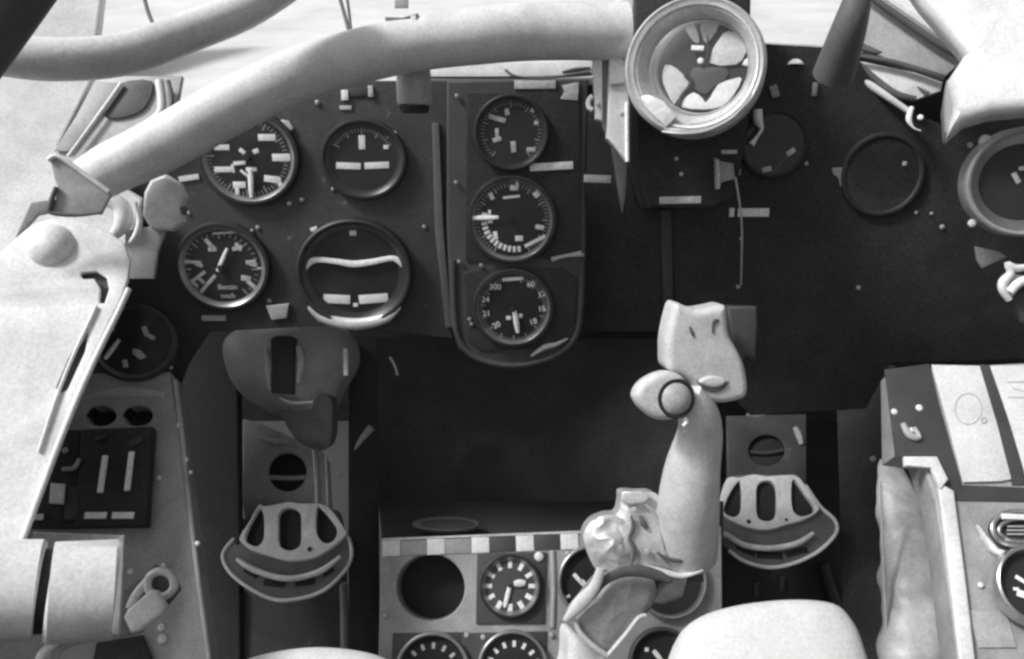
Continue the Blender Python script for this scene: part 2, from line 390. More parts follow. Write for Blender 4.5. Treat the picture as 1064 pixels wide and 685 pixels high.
def gauge(fr, px, py, rp, label, marks=(), texts=(), needle=None, rim=RIM, face=DIAL, rimw=.075, deep=-.0028, prot=.008, dull=False, name='round_gauge', arcs=(), extra=None, gmat=None, group=None, cat='gauge', box=None, sy=1.0, bez=None, ticks=None):
    k = fr.d / FPX; r = rp * k; c = fr.uv(px, py, prot)
    t = thing(name, fr.p(c[0], c[1], 0), label, cat, group)
    q = prot + deep
    b = MB().lathe(fr, c, [(r*1.0, -.003), (r*1.0, prot - q*.35), (r*.985, prot - q*.1), (r*.95, prot), (r*.91, prot - q*.05), (r*.90, prot - q*.2)], 56, 1, sy)
    b.build('bezel', bez or BEZEL, t)
    MB().lathe(fr, c, [(r*.90, prot - q*.2), (r*(.90 - rimw*.35), prot - q*.45), (r*(.90 - rimw), -deep + q*.1), (r*(.895 - rimw), -deep - .0001)], 56, 1, sy).build('inner_rim', rim, t)
    w = -deep + .0003
    d = MB().disc(fr, c, r*.9, -deep, 56, 1, sy).build('dial_face', face, t)
    if ticks:
        n_, a0_, a1_, rad_ = ticks; tk = MB(); kk_ = FPX / fr.d
        ctr = fr.uv(px, py, w)
        for i in range(n_ + 1):
            a = math.radians(a0_ + (a1_ - a0_) * i / n_); L1 = r*rad_; L0 = L1 - r*(.09 if i % 5 else .15); W_ = r*.011 * (1 if i % 5 else 1.7)
            ca, sa = math.cos(a), math.sin(a)
            q4 = [(L0, -W_), (L1, -W_), (L1, W_), (L0, W_)]
            tk.add([fr.p(ctr[0] + x*ca - y*sa, ctr[1] + (x*sa + y*ca)*sy, w) for x, y in q4], [(0, 1, 2, 3)])
        tk.build('minor_ticks', TICK, d)
    if marks or texts:
        m = MB()
        for q in marks: m.bar(fr, *q[:4], q[4] if len(q) > 4 else 0, w, w + .0005, .0001)
        for q in arcs: m.ptube(fr, q[0], q[1], w, seg=8)
        for q in texts: m.text(fr, q[0], q[1], q[2], q[3], w, q[4] if len(q) > 4 else 0)
        m.build('dial_markings', LUMED if dull else LUME, d)
    if needle:
        (x0, y0), (x1, y1), wd = needle
        n = MB(); n.ptube(fr, [(x0, y0), ((x0+x1)/2, (y0+y1)/2), (x1, y1)], [wd*.5, wd*.62, wd*.4], w + .0025, seg=8, flat=.4)
        n.build('needle', LUMED if dull == 2 else LUME, t)
        MB().lathe(fr, fr.uv(px, py, w), [(0, w + .004), (r*.06, w + .0038), (r*.075, w + .001)], 16).build('hub', BLACK, t)
    if extra: extra(t, fr, c, r, w)
    MB().lathe(fr, c, [(0, prot*.80), (r*.3, prot*.798), (r*.6, prot*.79), (r*.885, prot*.77)], 40, 1, sy).build('glass', gmat or GLASS, t)
    return t
o1 = lambda l: C(180, 120, 6.85, l)
def mk(lst, ox, oy, s):
    return [(ox + a[0]/s, oy + a[1]/s, a[2]/s, a[3]/s, a[4] if len(a) > 4 else 0) for a in lst]
gauge(MP, 257, 164, 52, 'round gauge with scattered pale bars and T shaped pointer, half under the long tube',
      marks=mk([(665, 157, 120, 45), (345, 228, 105, 38), (768, 300, 125, 50), (355, 385, 125, 38), (705, 455, 115, 45, -8), (470, 495, 90, 45), (455, 540, 30, 50), (490, 255, 45, 28, -40), (587, 255, 40, 32, 20), (555, 385, 75, 28), (470, 340, 85, 26, 5), (515, 420, 90, 18, -40), (425, 380, 16, 60, 10), (760, 490, 30, 40, 20)], 180, 120, 6.85),
      needle=((260, 176), (261, 205), 4.6), sy=.94, ticks=(60, 0, 354, .80))
gauge(MP, 377, 166, 44, 'round turn indicator with one upright and two level white bars above the artificial horizon',
      marks=[(376, 148, 6.5, 14), (362, 172.5, 25, 6.5, -2), (391.5, 172, 25, 6.5, 2), (407, 140, 7, 9, -25), (401, 153, 5, 4)], rim=BEZEL, rimw=.12, sy=.93, ticks=(20, 30, 150, .76))
gauge(MP, 230, 278, 50, 'round dial with two small lines of lettering, left of the big artificial horizon',
      marks=mk([(360, 195, 90, 30, -50), (380, 235, 60, 30), (555, 215, 25, 55), (535, 232, 25, 30), (580, 225, 22, 45), (235, 325, 130, 22, -4), (285, 345, 55, 24, -20), (655, 325, 75, 28, 5), (670, 345, 60, 22, -15), (735, 372, 70, 14, -8), (620, 442, 70, 40, -10), (665, 490, 90, 30, -45), (280, 430, 130, 24, 35), (350, 480, 170, 26, 47), (300, 455, 24, 60, 45), (255, 480, 60, 20, -45), (500, 115, 230, 14, 3)], 165, 225, 6.85),
      texts=[('Benzin', 236.5, 298.5, 5.5), ('noch', 237, 307.5, 5.5)], needle=((226, 282), (236, 258), 3.6), dull=1, rimw=.09, sy=.95, ticks=(30, -50, 230, .79))
def horizon(t, fr, c, r, w):
    MB().ptube(fr, [(317, 279), (323, 272), (332, 270), (350, 272), (368, 274.5), (388, 272), (406, 268.5), (414, 271), (420, 278)], [2.4, 3.3, 2.9, 3, 3.6, 3.2, 2.8, 3.2, 2.2], w + .003, seg=10, flat=.5).build('horizon_bar', LUME, t)
    MB().ptube(fr, [(330, 333), (368, 341), (406, 333)], [1, 1.6, 1], w+.001, seg=8).build('scale_arc', LUMED, t)
    MB().ptube(fr, [(320, 319), (336, 331), (368, 337), (400, 331), (416, 319)], [1.5, 5, 6.5, 5, 1.5], .0105, seg=14, flat=.6).build('painted_rim_highlight', ALU, t)  # pale crescent imitates light caught by the lower rim
gauge(MP, 367, 285, 61, 'largest gauge, a round artificial horizon with a long bright wavy bar',
      marks=[(366.5, 240.5, 7, 9), (350, 311, 28, 9.5, -3), (388, 310.5, 31, 9.5, 4), (369.5, 317, 5, 4), (329, 252, 3, 12), (326, 238, 7, 4, 20)], rim=BEZEL, rimw=.14, prot=.013, extra=horizon, sy=.95)
LG = F(140, 355, .80, 5, -10)
def subneedle(t, fr, c, r, w):
    MB().pplate(fr, [(138, 362), (146, 364), (152, 371), (146, 374), (138, 368)], w0=w, w1=w+.0006, b=.0001).build('warning_patch', LUMED, t)
gauge(LG, 138, 356, 44, 'dark round gauge with one slanted pale pointer, above the two dark holes', 
      marks=[(116.5, 342, 4, 4), (151, 344, 5, 10, 20), (157, 350, 8, 4, -30), (130, 378, 5, 8, 10), (178, 382, 3, 3)], needle=((109, 373), (124, 353), 4.2), dull=1, extra=subneedle, rimw=.06, sy=.93)
# cylinder lamp hanging under the tube
CY_ = F(430, 92, .70, 10)
t = thing('cylindrical_lamp', CY_.at(430, 92), 'short grey cylindrical lamp under the long tube at the panel top', 'lamp')
MB().tube([CY_.at(429, 72, 0), CY_.at(429.5, 76, 0), CY_.at(431, 106, 0), CY_.at(431, 109, 0)], [.0135, .0140, .0142, .0128], seg=28, sm=2, ref=R).build('housing', CONS2, t)
MB().tube([CY_.at(431, 108, -.001), CY_.at(431, 117, -.001)], [.0122, .0112], seg=24, sm=0, ref=R).build('collar', BLACK, t)

# ================================================================ centre panel
t = thing('centre_instrument_panel', CP.at(535, 380), 'narrow centre panel with rounded bottom holding three stacked dials', 'instrument panel')
cout = [(464, 84), (612, 82), (609, 180), (609, 270), (606, 335), (598, 356), (574, 375), (530, 383), (494, 376), (476, 362), (468, 335), (464, 230)]
MB().pplate(CP, cout, w0=-.012, w1=0, b=.0022, res=3).build('panel_plate', PANELC, t)
MB().pplate(CP, [(485, 96), (602, 96), (603, 268), (484, 272)], w0=.0004, w1=.0016, b=.0008).build('upper_inlay', DARK, t)
MB().pplate(CP, [(482, 284), (500, 279), (585, 279), (600, 290), (598, 345), (580, 362), (500, 365), (486, 355)], w0=.0004, w1=.0016, b=.0008).build('lower_inlay', DARK, t)
MB().ptube(CP, [(471, 270), (473, 335), (482, 361), (500, 374), (531, 380), (565, 374), (590, 360), (602, 335), (605, 272)], 3.2, .0004, seg=10).build('border_bead', PANELC, t)
MB().ptube(CP, [(552, 370), (566, 361), (578, 358), (590, 352)], [1.5, 3.4, 2.6, 1], .003, seg=10).build('wire_loop', CONS, t)
MB().ptube(CP, [(573, 270), (588, 266), (604, 264)], [3, 2, 3.4], .002, seg=10).build('clip', CONS2, t)
MB().bar(CP, 573, 173, 44, 7.5, 3, .0018, .0030).build('label_plate', LUME, t)
MB().bar(CP, 556, 88, 41, 8, 0, .0004, .0020).build('label_plate', LUMED, t)
MB().pplate(CP, C(470, 60, 5.7, [(650, 165), (750, 145), (745, 255), (640, 245), (665, 200)]), w0=.0004, w1=.0022, b=.0004).build('label_plate', LUMED, t)
for q in [(477, 272), (500, 276), (488, 332), (490, 337), (605, 265), (475, 100), (474, 190)]: screw(t, CP, *q, rpx=2.4, w=.0022)
o3 = (470, 90, 6.85)
gauge(CP, 531, 138, 38, 'dark upper dial of the centre panel with faint slanted marks', marks=mk([(320, 228, 120, 32, -16), (390, 180, 30, 45, 10), (318, 330, 25, 60, 5), (318, 378, 60, 30, 15), (435, 430, 34, 75, 5), (575, 165, 30, 30), (598, 260, 30, 26), (240, 150, 25, 25), (560, 450, 60, 30)], *o3),
      dull=1, rim=BEZEL, rimw=.08, ticks=(40, -50, 230, .80), cat='gauge')
g4 = (470, 180, 6.85)
ticks = []
cx, cy = 445/6.85 + 470, 330/6.85 + 180
for a in range(170, 282, 9):
    ra = math.radians(a); ticks.append((cx + 32*math.cos(ra), cy - 31*math.sin(ra), 6.0, 3.2, a))
def g6x(t, fr, c, r, w): pass
gauge(CP, 532, 229, 46, 'middle dial of the centre panel with level pointer and ticks along its lower left edge', marks=mk([(278, 165, 30, 50, 25), (438, 105, 55, 35), (460, 90, 20, 50), (600, 150, 45, 40, 40), (615, 120, 18, 50), (622, 385, 60, 32, -10), (475, 465, 55, 38), (308, 445, 28, 60, 10), (265, 280, 20, 35), (270, 345, 35, 24), (420, 170, 120, 18, 6), (590, 485, 165, 26, 27)], *g4) + ticks,
      needle=((491, 226.5), (518, 226), 4.2), ticks=(50, -60, 240, .83), rimw=.06)
g5 = (470, 270, 6.85)
gauge(CP, 533, 321, 43, 'lower dial of the centre panel with ring of numerals and short pointer hanging down', marks=mk([(430, 138, 150, 24, 4), (300, 125, 110, 16, 25), (400, 415, 35, 28), (485, 400, 28, 30)], *g5),
      texts=[('300', 514.5, 298.5, 6), ('60', 551.5, 295.5, 6, 5), ('24', 504.5, 311.5, 6), ('12', 563, 306, 6, 20), ('21', 505.5, 326, 6, 5), ('15', 563, 321, 6, 8), ('20', 516, 338, 6, 25), ('18', 554, 334.5, 6, 15)],
      needle=((534.5, 323), (538, 346), 4.6), ticks=(72, 0, 355, .83), rimw=.06)

# white glare strip of the deck edge and post
t = thing('windscreen_edge_strip', P(530, 73, .82), 'white metal strip between the long tube and the centre panel top', 'strip')
SE = F(530, 73, .80, 5)
MB().pplate(SE, [(442, 72), (480, 66), (560, 64), (616, 62), (616, 77), (560, 80), (442, 80)], w0=-.01, w1=0, b=.001).build('strip_body', WHITE, t)
MB().ptube(SE, C(500, 0, 3.807, [(95, 275), (130, 300), (190, 308), (250, 310), (330, 300), (430, 285)]), 1.1, .001, seg=8).build('wire', STRUT, t)
MB().ptube(SE, C(500, 0, 3.807, [(320, 285), (370, 275), (430, 268)]), [1, 2, 1], .001, seg=8).build('wire', STRUT, t)

# ================================================================ centre post, instrument box and round sight glass
BX = F(720, 100, .735, 8)
t = thing('instrument_box', BX.at(720, 210), 'dark upright box behind the big round silver rimmed instrument', 'box')
MB().pplate(BX, [(656, -40), (782, -40), (780, 60), (778, 130), (765, 205), (740, 218), (676, 216), (660, 170)], w0=-.08, w1=0, b=.004).build('box_body', DARK, t)
MB().bar(BX, 707, 208, 44, 7.5, 1, .0003, .0018, .0005).build('label_plate', LUMED, t)
MB().bar(BX, 758, 158, 16, 4, 0, .0003, .003).build('latch', LUMED, t)
for q in [(708, 181), (703, 165), (770, 60)]: screw(t, BX, *q, rpx=2.2, w=.0006, m=CONS2)
PO = F(636, 90, .70, 6)
t = thing('centre_post', PO.at(640, 190), 'pale ribbed metal post at the right end of the long tube', 'post')
c3 = lambda l: C(500, 0, 3.807, l)
MB().pplate(PO, c3([(530, -80), (608, -80), (602, 60), (585, 140), (588, 640), (574, 640), (520, 570), (498, 545), (508, 200), (520, 130), (545, 40)]), w0=-.014, w1=0, b=.0015).build('main_strip', TUBEM, t)
MB().pplate(PO, c3([(428, 145), (478, 140), (482, 482), (452, 470), (442, 240)]), w0=-.010, w1=-.001, b=.0015).build('side_flange', TUBEM, t)
MB().pplate(PO, c3([(474, 142), (524, 138), (505, 240), (502, 545), (480, 500)]), w0=-.014, w1=-.008, b=.001).build('groove', CONS, t)
MB().ptube(PO, c3([(577, 405), (577, 520), (578, 640)]), 2.2, .001, seg=10).build('bright_bead', LUME, t)
MB().pplate(PO, c3([(515, 570), (580, 640), (572, 780), (560, 840), (545, 760)]), w0=-.016, w1=-.006, b=.001).build('taper_foot', PANELC, t)
MB().ptube(PO, c3([(440, 380), (424, 400), (426, 425), (440, 435)]), 2.6, -.002, seg=10).build('wing_nut', WHITE, t)
screw(t, PO, 645, 10, 2.6, .0006, STRUT)
for q in [(648, 60), (646, 118), (620, 60), (621, 108)]: screw(t, PO, *q, 2.2, .0006, CONS2)
MB().bar(PO, 641, 84, 16, 7, 4, .0002, .004, .001).build('cross_clip', CONS2, t)
MB().ptube(PO, c3([(412, 255), (460, 262), (510, 262)]), [3.2, 3.4, 2.6], -.012).build('peg', LUMED, t) if False else None
MB().bar(F(621, 186, .77, 10), 621, 186, 28, 8, -2, -.002, .002, .001).build('label_plate', LUMED, label='small pale plate between the centre panel and the post foot', cat='plate')

SG = F(722, 68, .665, 2, 17)
kk = .665/FPX
t = thing('round_sight_glass', SG.at(722, 90), 'big round silver rimmed glass instrument with painted light and dark reflections inside', 'instrument')
c0 = SG.uv(721, 68, 0); r = 73*kk; SH = (.25, .13)
MB().lathe(SG, c0, [(r*.90, -.035), (r*.98, -.02), (r, -.004), (r*.985, .0), (r*.95, .0018), (r*.92, .0005), (r*.90, -.001), (r*.885, .0008), (r*.86, .0004)], 72).build('outer_ring', ALU, t)
MB().lathe(SG, c0, [(r*.86, .0004), (r*.84, -.0022), (r*.82, -.0015), (r*.79, -.004), (r*.70, -.012), (r*.69, -.016)], 72, shear=SH).build('funnel', ALU, t)
MB().lathe(SG, c0, [(r*.69, -.016), (r*.675, -.0145), (r*.66, -.016), (r*.65, -.021)], 72, shear=SH).build('inner_ring', ALU, t)
face = MB().disc(SG, (c0[0] + SH[0]*.021, c0[1] + SH[1]*.021), r*.69, -.021, 56).build('dark_face', BLACK, t)
c2 = lambda l: C(640, 0, 4.895, l)
W = -.0205
def painted_reflection(pts, m, dw=0, sm=2): MB().pplate(SG, c2(pts), w0=W, w1=W + .0012 + dw, b=.0003, sm=sm).build('painted_reflection', m, t)  # flat plates whose colours imitate windscreen reflections in the glass
painted_reflection([(345, 105), (380, 100), (410, 150), (425, 215), (392, 210), (360, 160)], ALU)
painted_reflection([(430, 105), (530, 108), (475, 210), (445, 205)], CONS2)
painted_reflection([(545, 170), (600, 165), (650, 175), (668, 235), (655, 280), (610, 328), (470, 318)], GRIP, .001)
painted_reflection([(250, 330), (310, 350), (372, 422), (330, 480), (295, 530), (255, 460), (236, 400)], GRIP, .0005)
painted_reflection([(335, 545), (345, 505), (395, 470), (440, 500), (455, 520), (480, 495), (520, 430), (600, 400), (640, 400), (600, 480), (540, 540), (440, 556)], WHITE, .001)
painted_reflection([(395, 345), (560, 345), (560, 400), (500, 440), (455, 480), (400, 450), (380, 400)], PANELC, .0002)
painted_reflection([(640, 330), (680, 285), (700, 335)], ALU)
MB().ptube(SG, c2([(465, 180), (470, 260), (455, 315)]), [.8, 1.4, 2], W+.004, seg=8).build('pointer', BLACK, t)
MB().ptube(SG, c2([(350, 380), (385, 420), (335, 490), (320, 540)]), 2.0, W+.003, seg=8).build('wire', BLACK, t)
MB().bar(SG, 640+415/4.895, 243/4.895, 13, 5, -8, W+.003, W+.005).build('painted_glint', LUME, t)  # white bar painted in as a glint on the glass
screw(t, SG, 640+430/4.895, 310/4.895, 3.4, W+.004, LUME, 'hub')
MB().pplate(SG, c2([(125, 490), (165, 480), (240, 510), (312, 590), (255, 650), (205, 605), (150, 545)]), w0=.0005, w1=.003, b=.0008).build('lug', ALU, t)
MB().ptube(SG, c2([(235, 670), (330, 680), (440, 672), (540, 632), (620, 575), (690, 480)]), [1.5, 3.4, 2.8, 2.2, 2, 1], .001, seg=10).build('rim_bead', STEEL, t)
MB().lathe(SG, c0, [(0, -.006), (r*.3, -.0065), (r*.6, -.008), (r*.72, -.0100)], 48, shear=SH).build('glass', glass(1.9, .08), t)

# ================================================================ right panel
t = thing('right_instrument_panel', RP.at(820, 420), 'very dark right instrument panel sweeping from centre post to right console', 'instrument panel')
MB().pplate(RP, [(655, 84), (770, 70), (786, 45), (885, 51), (905, 82), (945, 116), (985, 132), (1110, 110), (1110, 372), (925, 378), (900, 425), (780, 432), (690, 345), (600, 345), (600, 100), (655, 100)], w0=-.005, w1=0, b=.001).build('panel_plate', DARK, t)
MB().pplate(RP, [(686, 218), (698, 218), (700, 330), (690, 330)], w0=.0004, w1=.004, b=.001).build('stiffener', PANEL, t)
for q in [(770, 248), (767, 298), (892, 299), (805, 92), (838, 170), (952, 221), (968, 222), (939, 171), (979, 236)]: screw(t, RP, *q, rpx=random.uniform(1.6, 2.6), w=.0006, m=CONS2)
MB().bar(RP, 783, 221, 32, 8.5, 0, .0003, .002).build('label_plate', LUME, t)
MB().bar(RP, 760.5, 221, 5, 9, 0, .0003, .002).build('label_plate', LUME, t)
MB().pplate(RP, C(740, 80, 3.807, [(475, 360), (528, 358), (528, 430), (508, 435), (500, 400), (478, 385)]), w0=.0003, w1=.002, b=.0005).build('label_plate', CONS, t)
MB().bar(RP, 812, 134, 11, 4.5, 0, .0003, .002).build('label_plate', LUME, t)
MB().bar(RP, 805, 95, 8, 12, 20, .0003, .003, .001).build('lamp_stub', CONS, t)
MB().bar(RP, 847, 93, 5, 13, 0, .0003, .003, .001).build('lamp_stub', CONS, t)
MB().ptube(RP, [(800, 182), (820, 160)], 2.5, .001, seg=8).build('scratch_strip', PANEL, t)
MB().ptube(F(790, 130, .80, 5), C(740, 80, 3.807, [(180, 130), (182, 175), (195, 205), (175, 240), (155, 268)]), [4.5, 5, 2.2, 1.8, 3.6], .0, seg=12).build('toggle_lever', LUME, label='small white bent toggle lever right of the big silver rimmed instrument', cat='lever')
LN = F(825, 66, .80, 0)
t = thing('signal_lamp', LN.at(825, 72), 'small white dome signal lamp on the dark panel top', 'lamp')
c = LN.uv(825, 69); r = 11*.80/900
MB().lathe(LN, c, [(0, r*.8), (r*.5, r*.7), (r*.85, r*.4), (r, 0)], 24, 1, .85, 0, math.pi).build('dome', LUME, t)
MB().lathe(LN, c, [(r*1.25, -.006), (r*1.25, -.001), (r*1.02, 0)], 24, 1, .85).build('collar', BEZEL, t)
# rod with block below the box
RD = F(765, 200, .74, 12)
t = thing('cable_clamp', RD.at(758, 190), 'small grey clamp with thin control cable hanging below the dark box', 'clamp')
MB().pplate(RD, [(743, 164), (750, 168), (762, 170), (764, 186), (750, 190), (748, 197), (744, 197)], w0=-.006, w1=0, b=.001).build('block', CONS, t)
MB().ptube(RD, [(745.5, 166), (747, 182), (746.5, 196)], 1.6, .001, seg=8).build('bright_edge', LUMED, t)
MB().tube([RD.at(764, 184, 0), RD.at(768, 208, 0), RD.at(771, 240, -.01), RD.at(770, 296, -.05)], .0009, seg=8).build('cable', CONS2, t)
gauge(RP, 918, 182, 42, 'very dark round gauge with a faint rim, alone on the right panel', marks=[(940, 170, 4, 4)], dull=1, rim=DARK, rimw=.03, face=DARK, prot=.0045, bez=DARK)
gauge(RP, 805, 150, 34, 'nearly black round dial beside the white toggle lever', marks=[(797, 176, 9, 5, 15), (822, 158, 9, 5, 35), (768, 179, 3, 6)], dull=1, rim=DARK, rimw=.03, face=DARK, prot=.0045, bez=DARK)

# right side structure
MB().tube([P(905, -60, .62), P(893, -8, .62), P(882, 30, .63), P(866, 78, .66)], [.0085, .0095, .0125, .0155], seg=28).build('dark_windscreen_strut', STRUT, label='dark tapering strut at the top right of the silver rimmed instrument', cat='strut')
c4 = lambda l: C(794, 0, 3.807, l)
WR = F(950, 60, .80, -5, 8)
t = thing('right_windscreen_frame', WR.at(950, 100), 'pale right windscreen corner with dark crossing bars above the panel', 'window frame')
MB().pplate(WR, c4([(395, 60), (430, 0), (790, 235), (720, 300), (560, 250), (380, 205)]), w0=-.012, w1=-.008, b=.001).build('inner_skin', CONS2, t)
MB().pplate(WR, c4([(350, 235), (710, 310), (700, 360), (600, 395), (480, 360), (370, 245)]), w0=-.012, w1=-.007, b=.001).build('pale_gusset', WHITE, t)
MB().ptube(WR, c4([(410, -20), (560, 85), (700, 180), (790, 232)]), [3.4, 4, 4, 3.4], .0, seg=14, sm=3).build('upper_bar', STRUT, t)
MB().ptube(WR, c4([(450, -25), (600, 75), (800, 215)]), [2.4, 2.6, 2.4], .004, seg=12, sm=3).build('upper_bead', TUBEM, t)
MB().ptube(WR, c4([(365, 222), (520, 250), (710, 312)]), [2.2, 3.2, 3.4], .0, seg=12).build('middle_bar', STRUT, t)
MB().ptube(WR, c4([(365, 245), (440, 315), (520, 372), (600, 392)]), [3, 3.6, 3.8, 3], .001, seg=12).build('lower_bar', STRUT, t)
MB().ptube(WR, c4([(330, 275), (430, 345), (570, 440)]), [3.6, 4, 3], .002, seg=12).build('white_edge', WHITE, t)
MB().pplate(WR, c4([(385, 165), (470, 205), (440, 212), (385, 195)]), w0=-.006, w1=-.002, b=.001).build('dark_notch', STRUT, t)
MB().pplate(WR, c4([(605, 340), (660, 365), (640, 380)]), w0=-.006, w1=-.004, b=.0006).build('dark_notch', STRUT, t)
MB().ptube(WR, c4([(585, 425), (572, 470), (590, 505), (620, 518)]), [2.4, 3, 1, .6], .006, seg=10).build('hook', LUME, t)
screw(t, WR, 794+618/3.807, 465/3.807, 3, .004, LUME)

# white canopy sill fairing on the right
RS = F(1050, 60, .66, -8, 22)
t = thing('canopy_sill_fairing', RS.at(1040, 110), 'large smooth white fairing in the top right corner over the ring rimmed gauge', 'fairing')
MB().pplate(RS, [(900, -80), (955, 0), (1002, 55), (984, 82), (990, 108), (983, 142), (1003, 124), (1030, 116), (1070, 112), (1400, 130), (1400, -80)], w0=-.03, w1=0, b=.010, res=5).build('fairing_skin', WHITE, t)
MB().pplate(RS, [(984, 82), (996, 96), (1004, 112), (990, 133), (982, 140), (980, 108)], w0=-.03, w1=-.006, b=.002).build('painted_edge_shade', CONS2, t)  # grey plate paints the shading along the fairing's left edge

# right ringed gauge
RG = F(1066, 190, .70, 8, 8)
t = gauge(RG, 1068, 189, 60, 'large ring rimmed dark gauge cut by the right edge of the picture', rim=STEEL, rimw=.19, prot=.014, bez=CONS, marks=[(1056, 185, 5, 12, 30), (1062, 175, 6, 4)], dull=1, sy=.93)
screw(t, RG, 1024, 147, 7, .004, WHITE, 'fixing_screw'); screw(t, RG, 1010, 232, 4.2, .002, WHITE, 'fixing_screw'); screw(t, RG, 1008, 151, 3, .002, CONS2, 'fixing_screw')
MB().pplate(F(1030, 265, .74, 8), C(980, 240, 6.85, [(230, 110), (400, 150), (455, 185), (280, 265), (245, 210)]), w0=-.003, w1=0, b=.0008).build('metal_tag', CONS, label='small grey triangular tag below the ring rimmed gauge at right', cat='tag')
t = thing('twisted_bracket', P(1058, 310, .66), 'bright bent metal bracket at the right edge above the papers', 'bracket')
TB = F(1058, 295, .66, 5)
c8 = lambda l: C(980, 240, 6.85, l)
MB().ptube(TB, c8([(575, 260), (510, 265), (455, 235), (480, 300), (430, 360), (425, 420), (470, 490)]), [3.4, 4, 3, 4, 5, 4.4, 3.6], .0, seg=12).build('bent_arm', WHITE, t)
MB().pplate(TB, c8([(440, 360), (500, 300), (620, 330), (640, 380), (560, 390), (470, 440)]), w0=-.006, w1=-.001, b=.001).build('plate', CONS2, t)
MB().ptube(TB, c8([(640, 340), (540, 370), (470, 440)]), 5, .002, seg=12).build('cross_arm', WHITE, t)
MB().pplate(TB, c8([(480, 470), (620, 400), (640, 680), (560, 640)]), w0=-.01, w1=-.004, b=.001).build('tail', PANELC, t)

# ================================================================ left console
t = thing('left_console', LC.at(120, 660), 'mid grey sloping left console panel with a bright right edge', 'console')
lcp = [(0, 396), (100, 388), (176, 386), (186, 440), (192, 500), (206, 600), (230, 780), (-160, 780), (-60, 600)]
MB().pplate(LC, lcp, [ell(105, 432, 15.5, 10.5), ell(143, 432, 15.5, 10.5)], w0=-.03, w1=0, b=.0015).build('panel_plate', CONS, t)
MB().ptube(LC, [(182, 396), (189, 450), (194, 500), (206, 600), (228, 760)], 2.4, .0005, seg=10).build('edge_bead', CONS2, t)
MB().ptube(LC, [(96, 413), (130, 408), (172, 411)], [3, 6, 4], .0005, seg=12, flat=.5).build('raised_lip', CONS2, t)
for q in [(187, 442, 3.4), (205, 565, 3), (193, 478, 3), (198, 491, 2.4), (165, 497, 3), (136, 594, 3.4), (170, 588, 3), (168, 652, 4), (169, 664, 5)]: screw(t, LC, q[0], q[1], q[2], .0008, ALU)
for x, l in ((105, 'left dark round recess in the grey left console'), (143, 'right dark round recess in the grey left console')):
    k = LC.d/FPX; c = LC.uv(x, 432, 0)
    MB().lathe(LC, c, [(0, -.016), (16*k, -.016), (16*k, -.001)], 32, 1, .8).build('recess_cup', BLACK, t)
SB = F(115, 495, .755, -25)
t = thing('switch_box', SB.at(117, 545), 'black switch box with two white upright levers on the left console', 'switch box')
MB().pplate(SB, [(84, 446), (158, 443), (151, 546), (78, 547)], w0=-.004, w1=.008, b=.0012).build('box_body', DARK, t)
for a, b_ in (((109.5, 474), (104, 512)), ((137, 470), (132, 510))):
    MB().ptube(SB, [a, b_], 3.0, .0115, seg=10, sm=0).build('lever', LUME, t)
for x in (99, 127.5): MB().bar(SB, x, 535.5, 22, 6.5, 0, .0083, .0098).build('label_plate', LUME, t)
MB().bar(SB, 104, 455, 12, 4, 20, .0083, .010).build('clip', PANELC, t)
MB().bar(SB, 141, 458, 14, 8, 30, .0083, .0095).build('clip', PANEL, t)
t = thing('small_switch_box', SB.at(55, 545), 'narrow dark box with a white square tab, left of the two lever switch box', 'switch box')
MB().pplate(SB, [(66, 446), (84, 447), (79, 548), (28, 548), (34, 530)], w0=-.004, w1=.005, b=.001).build('box_body', DARK, t)
MB().pplate(SB, C(30, 400, 4.28, [(95, 435), (155, 440), (148, 528), (88, 525)]), w0=.0053, w1=.010, b=.001).build('tab', LUME, t)
MB().pplate(SB, C(30, 400, 4.28, [(165, 450), (228, 455), (222, 600), (155, 600)]), w0=.0053, w1=.008, b=.001).build('flap', PANELC, t)
MB().bar(SB, 34, 537.5, 20, 6, 3, .0053, .007).build('label_plate', LUME, t)
MB().ptube(SB, C(30, 400, 4.28, [(225, 330), (200, 370), (150, 375)]), 2.4, .008, seg=8).build('wire', CONS2, t)
screw(t, SB, 68, 468, 3.2, .0055, CONS2)

TH = F(60, 610, .50, -5, -24)
t = thing('throttle_drum', TH.at(60, 660), 'large white horizontal drum in the bottom left corner with a dark slanted gap', 'drum')
MB().pplate(F(90, 580, .56, -15), [(34, 553), (129, 556), (124, 660), (20, 660)], w0=-.004, w1=0, b=.001).build('mount_plate', CONS2, t)
rr = 50*.50/900
def drum(x0, x1, rad, name, m, ya=616, yb=612):
    MB().tube([TH.at(x0, ya + 0, 0), TH.at(x0 + 2, ya, 0), TH.at(x1 - 2, yb, 0), TH.at(x1, yb, 0)], [rad*.95, rad, rad, rad*.95], seg=48, sm=1, ref=U).build(name, m, t, angle=30)
drum(-120, 42, rr*1.0, 'drum_half', WHITE); drum(40, 54, rr*.86, 'dark_gap', BLACK); drum(52, 121, rr*1.03, 'drum_half', WHITE)
MB().ptube(TH, [(52, 700), (62, 672), (92, 664)], [4, 6, 3], -.0, seg=12).build('link', CONS2, t)
MB().ptube(TH, [(30, 720), (44, 680), (60, 668)], [4, 5, 3], .006, seg=12).build('link', TUBEM, t)
LV = F(155, 620, .64, -15)
t = thing('eye_lever', LV.at(150, 650), 'short lever with round eye and white block end beside the white drum', 'lever')
c5 = lambda l: C(0, 505, 3.807, l)
MB().pplate(LV, c5([(480, 420), (550, 370), (610, 310), (700, 370), (715, 410), (650, 490), (560, 580), (470, 600)]), w0=-.004, w1=-.001, b=.001).build('base', STRUT, t)
MB().pplate(LV, c5([(485, 520), (500, 490), (590, 412), (612, 415), (650, 480), (640, 505), (550, 575), (515, 585)]), w0=0, w1=.012, b=.003, res=3).build('block_end', WHITE, t)
